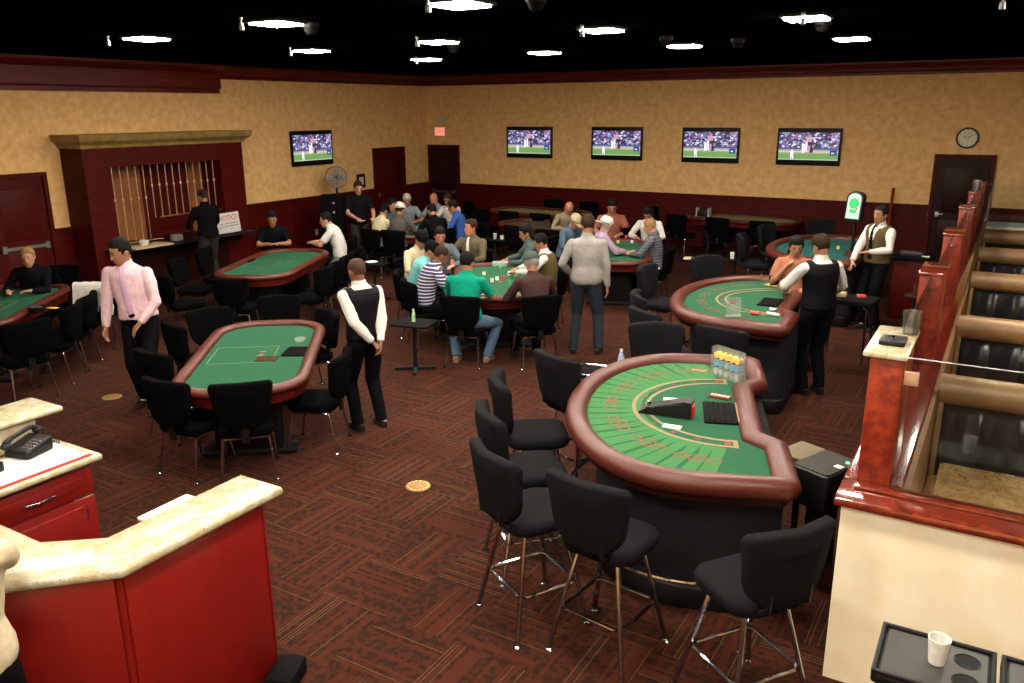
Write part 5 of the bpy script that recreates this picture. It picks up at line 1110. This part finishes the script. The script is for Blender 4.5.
p = side_table(374, 263, .62, 'black side table with a white plate behind the corner players'); plate((p[0]-.05, p[1], p[2]), 'white plate on the side table behind the corner players'); cup((p[0]+.16, p[1]+.05, p[2]), 'dark cup on the side table behind the corner players', M_blackpl)
p = side_table(411, 262, .62, 'black side table beside the cream shirted player'); cup((p[0], p[1]+.03, p[2]), 'white cup on the side table beside the cream shirted player'); plate((p[0]-.1, p[1]-.05, p[2]), 'white saucer on the side table beside the cream shirted player', .08)
p = side_table(694, 259, .62, 'black side table between the tables with a pale tray'); thing1('serving_tray', MB().prism(rrect(.34, .2, .03), 0, .02, bev=.005), mat('pale_yellow_tray', (.6, .5, .3), .5), p, .2, 'pale yellow tray on the side table between the tables', 'tray')
p = side_table(414, 322, .6, 'black cross footed side table beside the striped shirt player', w=.5, d=.4)
r = empty('drink_bottle', (p[0]-.02, p[1]+.02, p[2]), 0, 'white and green plastic bottle on the cross footed side table', 'bottle'); MB().lathe([(.001, 0), (.024, 0), (.024, .09), (.01, .13), (.01, .14), (.001, .14)], n=14).build('bottle_body', mat('milky_green', (.3, .5, .25), .3), r); MB().lathe([(.012, .135), (.012, .155), (.001, .155)], n=12).build('cap', M_white, r)
p = side_table(735, 259, .62, 'black side table with cups beyond the middle blackjack table'); cup((p[0]-.05, p[1], p[2]), 'white cup on the side table beyond the middle blackjack table'); cup((p[0]+.09, p[1]+.03, p[2]), 'second pale cup on the side table beyond the middle blackjack table', MATS['pale_plastic'])
p = side_table(495, 239, .62, 'black side table with small bottles behind the olive jacket player'); cup((p[0], p[1], p[2]), 'small pale cup behind the olive jacket player', MATS['pale_plastic']); cup((p[0]+.13, p[1]+.05, p[2]), 'tiny white cup beside another behind the olive jacket player', M_paper, .07)
# drink cart behind the near blackjack table
x, y, _ = at(600, 371, .58); r = empty('drink_cart', (x, y, 0), .15, 'low black cart with a chrome rim behind the near blackjack table', 'cart')
MB().prism(rrect(.46, .34, .03), .54, .57, bev=.006).build('cart_top', M_tabletop, r); MB().tube([(a, b_, .585) for a, b_ in rrect(.46, .34, .03)], .008, n=6, closed=True).build('chrome_rim', M_chrome, r); MB().box((-.06, 0, .575), (.2, .2, .012), bev=.004).build('sunken_well', M_trayin, r)
for sx, sy in ((1, 1), (1, -1), (-1, 1), (-1, -1)): MB().tube([(sx*.19, sy*.13, 0), (sx*.19, sy*.13, .55)], .012, n=7).build('leg', M_chrome, r)
r = empty('water_bottle', (x+.17, y+.12, .572), 0, 'clear water bottle with a blue label and white cap on the low black cart', 'bottle'); MB().lathe([(.001, 0), (.032, 0), (.034, .02), (.03, .08), (.034, .12), (.03, .16), (.013, .2), (.013, .21), (.001, .21)], n=18).build('bottle_body', mat('pale_blue_plastic', (.35, .45, .6), .2), r); MB().lathe([(.035, .06), (.035, .11)], n=18).build('label_band', M_blue, r); MB().lathe([(.015, .2), (.015, .225), (.001, .225)], n=12).build('cap', M_white, r)
thing1('napkin', MB().prism(rrect(.12, .09, .02), 0, .03, bev=.01), mat('crumpled_tissue', (.6, .42, .25), .9, bump=.6), (x+.20, y-.05, .572), .5, 'crumpled tan napkin beside the water bottle', 'napkin')
# cart and chair things by the dealer in the black vest
x, y, _ = at(850, 297, .82); r = empty('equipment_cart', (x, y, 0), -.1, 'black cart with bent chrome legs behind the dealer in the black vest', 'cart')
MB().prism(rrect(.62, .42, .03), .76, .82, bev=.01).build('cart_top', M_tabletop, r)
for sx, sy in ((1, 1), (1, -1), (-1, 1), (-1, -1)): MB().tube([(sx*.2, sy*.16, .76), (sx*.24, sy*.16, .7), (sx*.26, sy*.18, .02)], .014, n=7).build('leg', M_chrome, r)
thing1('card_box', MB().prism(rrect(.2, .12, .02), 0, .05, bev=.006), mat('tan_plastic', (.35, .27, .15), .5), (x-.14, y, .82), .1, 'tan box lying on the black equipment cart', 'box'); thing1('red_deck', MB().box((0, 0, .015), (.1, .07, .03), bev=.004), M_chipR, (x+.12, y+.06, .82), .4, 'red and white deck on the black equipment cart', 'cards')
r = empty('podium', (-1.1, 13.4, 0), .0, 'black podium machine before the dark back door', 'podium'); MB().prism(rrect(.42, .36, .03), 0, .9, bev=.02).build('podium_body', M_mahog, r); MB().prism(rrect(.62, .46, .04), .9, .95, bev=.01).build('podium_top', M_tabletop, r); MB().box((0, 0, .975), (.3, .16, .05), bev=.01).build('control_box', mat('dark_plastic', (.03, .03, .03), .3), r); MB().box((.2, -.1, .958), (.1, .08, .012)).build('paper_slip', M_paper, r, smooth=0)
# lit screen on a post
x, y, z = at(857, 207, 1.66); r = empty('display_post', (x, y, 0), math.radians(-22), 'black post with a lit green and white screen beside the teal table', 'display')
MB().tube([(0, 0, .02), (-.02, .02, 1.5)], .025, n=10).build('post', M_blackpl, r); MB().lathe([(.001, 0), (.2, 0), (.2, .015), (.03, .03), (.001, .03)], n=20).build('post_foot', M_blackpl, r)
hood = [(-.13, -.2), (.13, -.2), (.13, .14)]+[(.13*math.cos(PI*k/10), .14+.09*math.sin(PI*k/10)) for k in range(1, 10)]+[(-.13, .14)]
Mh = Matrix.Translation((0, -.03, 1.66)) @ Matrix.Rotation(PI/2-.12, 4, 'X'); b_ = MB().prism(hood, -.03, .06, bev=.01); b_.warp(lambda c: Mh @ c); b_.build('hood', M_blackpl, r)
M_sw = mat('lit_screen_white', (.02, .02, .02), emit=(.7, .9, .75), es=.95); M_sg = mat('lit_screen_green', (.0, .05, .01), emit=(.03, .5, .12), es=1.4); M_srr = mat('lit_screen_red', (.05, 0, 0), emit=(.8, .1, .08), es=1.2)
b_ = MB().prism([(a*.8, c*.85) for a, c in hood], .061, .064); b_.warp(lambda c: Mh @ c); s_ = b_.build('screen', M_sw, r, smooth=0)
b_ = MB().lathe([(.035, .0655), (.075, .0655), (.075, .067), (.035, .067)], c=(0, .05, 0), n=18); b_.box((0, -.06, .066), (.1, .05, .002)); b_.warp(lambda c: Mh @ c); b_.build('screen_emblem', M_sg, s_, smooth=0)
b_ = MB().box((.05, -.02, .066), (.025, .03, .002)); b_.warp(lambda c: Mh @ c); b_.build('screen_dot', M_srr, s_, smooth=0)
tag(MB().tube([(-2.0, 18.3, 0), (-1.98, 18.32, 1.5)], [.04, .03], n=8).build('wooden_pole', M_burl), 'thin varnished wooden pole standing at the wainscot behind the bearded dealer', 'pole')
cup(at(916, 292, 1.0), 'red topped glass on the rail side stand', M_chipR, .05) if 0 else None
x, y, z = at(916, 296, .95); thing1('drink_glass', MB().lathe([(.001, 0), (.035, 0), (.04, .12), (.036, .12), (.03, .01), (.001, .01)], n=16), mat('dark_cola_glass', (.05, .02, .015), .15), (x, y, .95), 0, 'dark drink glass with a red rim on a stand left of the booth rail', 'glass')
tag(MB().lathe([(.12, 0), (.12, .02), (.03, .03), (.03, .92), (.12, .93), (.12, .95), (.001, .95)], n=16).build('drink_stand', M_mahogD, loc=(x, y, 0)), 'round mahogany drink stand left of the booth rail', 'stand')
# pedestal fan
r = empty('pedestal_fan', (-13.1, 14.25, 0), math.radians(43), 'black pedestal fan by the cashier wall beside the man in black', 'fan')
MB().lathe([(.001, 0), (.25, 0), (.25, .03), (.04, .05), (.025, .06), (.025, 1.5), (.001, 1.5)], n=20).build('stand', M_blackpl, r); MB().ell((0, -.02, 1.62), (.08, .14, .08)).build('motor', M_blackpl, r)
RY = Matrix.Translation((0, -.16, 1.62)) @ R90
mb = MB()
for rr_ in (.08, .13, .18, .23): mb.tube([RY @ Vector((rr_*math.cos(2*PI*k/24), rr_*math.sin(2*PI*k/24), .05*(1-(rr_/.24)**2))) for k in range(24)], .004, n=5, closed=True)
for k in range(16): a = 2*PI*k/16; mb.tube([RY @ Vector((.03*math.cos(a), .03*math.sin(a), .05)), RY @ Vector((.24*math.cos(a), .24*math.sin(a), 0)), RY @ Vector((.2*math.cos(a), .2*math.sin(a), -.08))], .003, n=4)
mb.tube([RY @ Vector((.24*math.cos(2*PI*k/24), .24*math.sin(2*PI*k/24), 0)) for k in range(24)], .012, n=6, closed=True); mb.build('guard', mat('grey_wire', (.12, .12, .12), .4, spec=.5), r)
for k in range(4):
    a = k*PI/2; b_ = MB().prism([(.02, -.03), (.2, -.08), (.22, .05), (.03, .04)], -.004, .004); b_.warp(lambda c: RY @ Matrix.Rotation(a, 4, 'Z') @ Matrix.Rotation(.3, 4, 'X') @ c); b_.build('blade', mat('grey_blade', (.3, .32, .34), .3) if 'grey_blade' not in MATS else MATS['grey_blade'], r)
r = empty('service_rack', (-12.6, 13.55, 0), math.radians(35), 'tall black equipment rack with small lights below the fan', 'rack')
MB().prism(rrect(.5, .45, .02), 0, 1.3, bev=.015).build('rack_body', M_tabletop, r)
for zz in (1.15, .95): MB().lathe([(.001, 0), (.02, 0), (.02, .01), (.001, .01)], n=10, M=Matrix.Translation((.05, -.235, zz)) @ R90).build('indicator', M_white, r)
# brass floor boxes
M_brassD = mat('worn_brass', (.30, .19, .06), .55, .6, col2=(.2, .12, .04), scale=60)
for (px, py), lab in (((418, 486), 'round brass floor box in the open carpet before the blackjack table'), ((112, 397), 'round brass floor box at the feet of the man in pink')):
    x, y, _ = at(px, py, 0); r = empty('floor_box', (x, y, 0), 0, lab, 'floor box', 'brass floor boxes'); MB().lathe([(.001, .006), (.085, .006), (.10, .004), (.105, 0), (.001, 0)], n=32).build('brass_ring', M_brassD, r)
    mb = MB()
    for k in range(16): a = 2*PI*k/16; mb.box((.088*math.cos(a), .088*math.sin(a), .0065), (.012, .02, .004), rz=a)
    mb.build('scalloped_rim', M_brass, r, smooth=0); MB().lathe([(.001, .0075), (.055, .0075), (.055, .006), (.001, .006)], n=24).build('cover_disc', M_brassD, r)
thing1('furniture_cup', MB().lathe([(.001, 0), (.03, 0), (.034, .01), (.028, .012), (.02, .006), (.001, .006)], n=16), M_white, at(795, 599, 0), 0, 'small white furniture cup on the carpet behind the stool at the half wall', 'furniture cup')
# white jacket over a chair back
x, y, _ = at(91, 284, .97); r = empty('draped_jacket', (x, y, 0), math.radians(35), 'white jacket draped over a chair back at the table by the frame edge', 'jacket')
mb = MB(); rg = []
for i in range(15):
    x_ = -.21+.03*i; dr = .26+.05*math.sin(i*.9)+.03*math.sin(i*2.3); df = .16+.05*math.cos(i*.8); wv = .012*math.sin(i*1.7)
    P_ = [(-.075+wv*1.5, .97-dr), (-.06+wv, .97-dr*.5), (-.052, .955), (-.03, .99), (0, .998+wv*.5), (.03, .99), (.052, .955), (.06-wv, .97-df*.5), (.075-wv*1.5, .97-df)]
    Q_ = [(y*.72, z-.012) for y, z in reversed(P_)]
    rg.append([(x_*(1+.25*max(0, (.97-z))*1.2), y, z) for y, z in P_+Q_])
mb.rings(rg); cl_ = mb.build('cloth', M_wht, r, smooth=80); MB().tube([(.14, -.07, .93), (.2, -.11, .82), (.24, -.12, .70), (.22, -.11, .60)], [.035, .05, .05, .042], n=10).build('sleeve', M_wht, r)
thing1('held_card', MB().box((0, 0, 0), (.14, .1, .006)), mat('pink_card', srgb(220, 150, 140), .6), tuple(FAN_MAN[0].location+(FAN_MAN[2] @ (FAN_MAN[1][1][2]+(FAN_MAN[1][1][2]-FAN_MAN[1][1][1]).normalized()*.13))), .2, 'pink card in the hand of the man by the fan', 'card')
for nm in ('remesh_bench',):
    if nm in bpy.data.scenes: bpy.data.scenes.remove(bpy.data.scenes[nm])
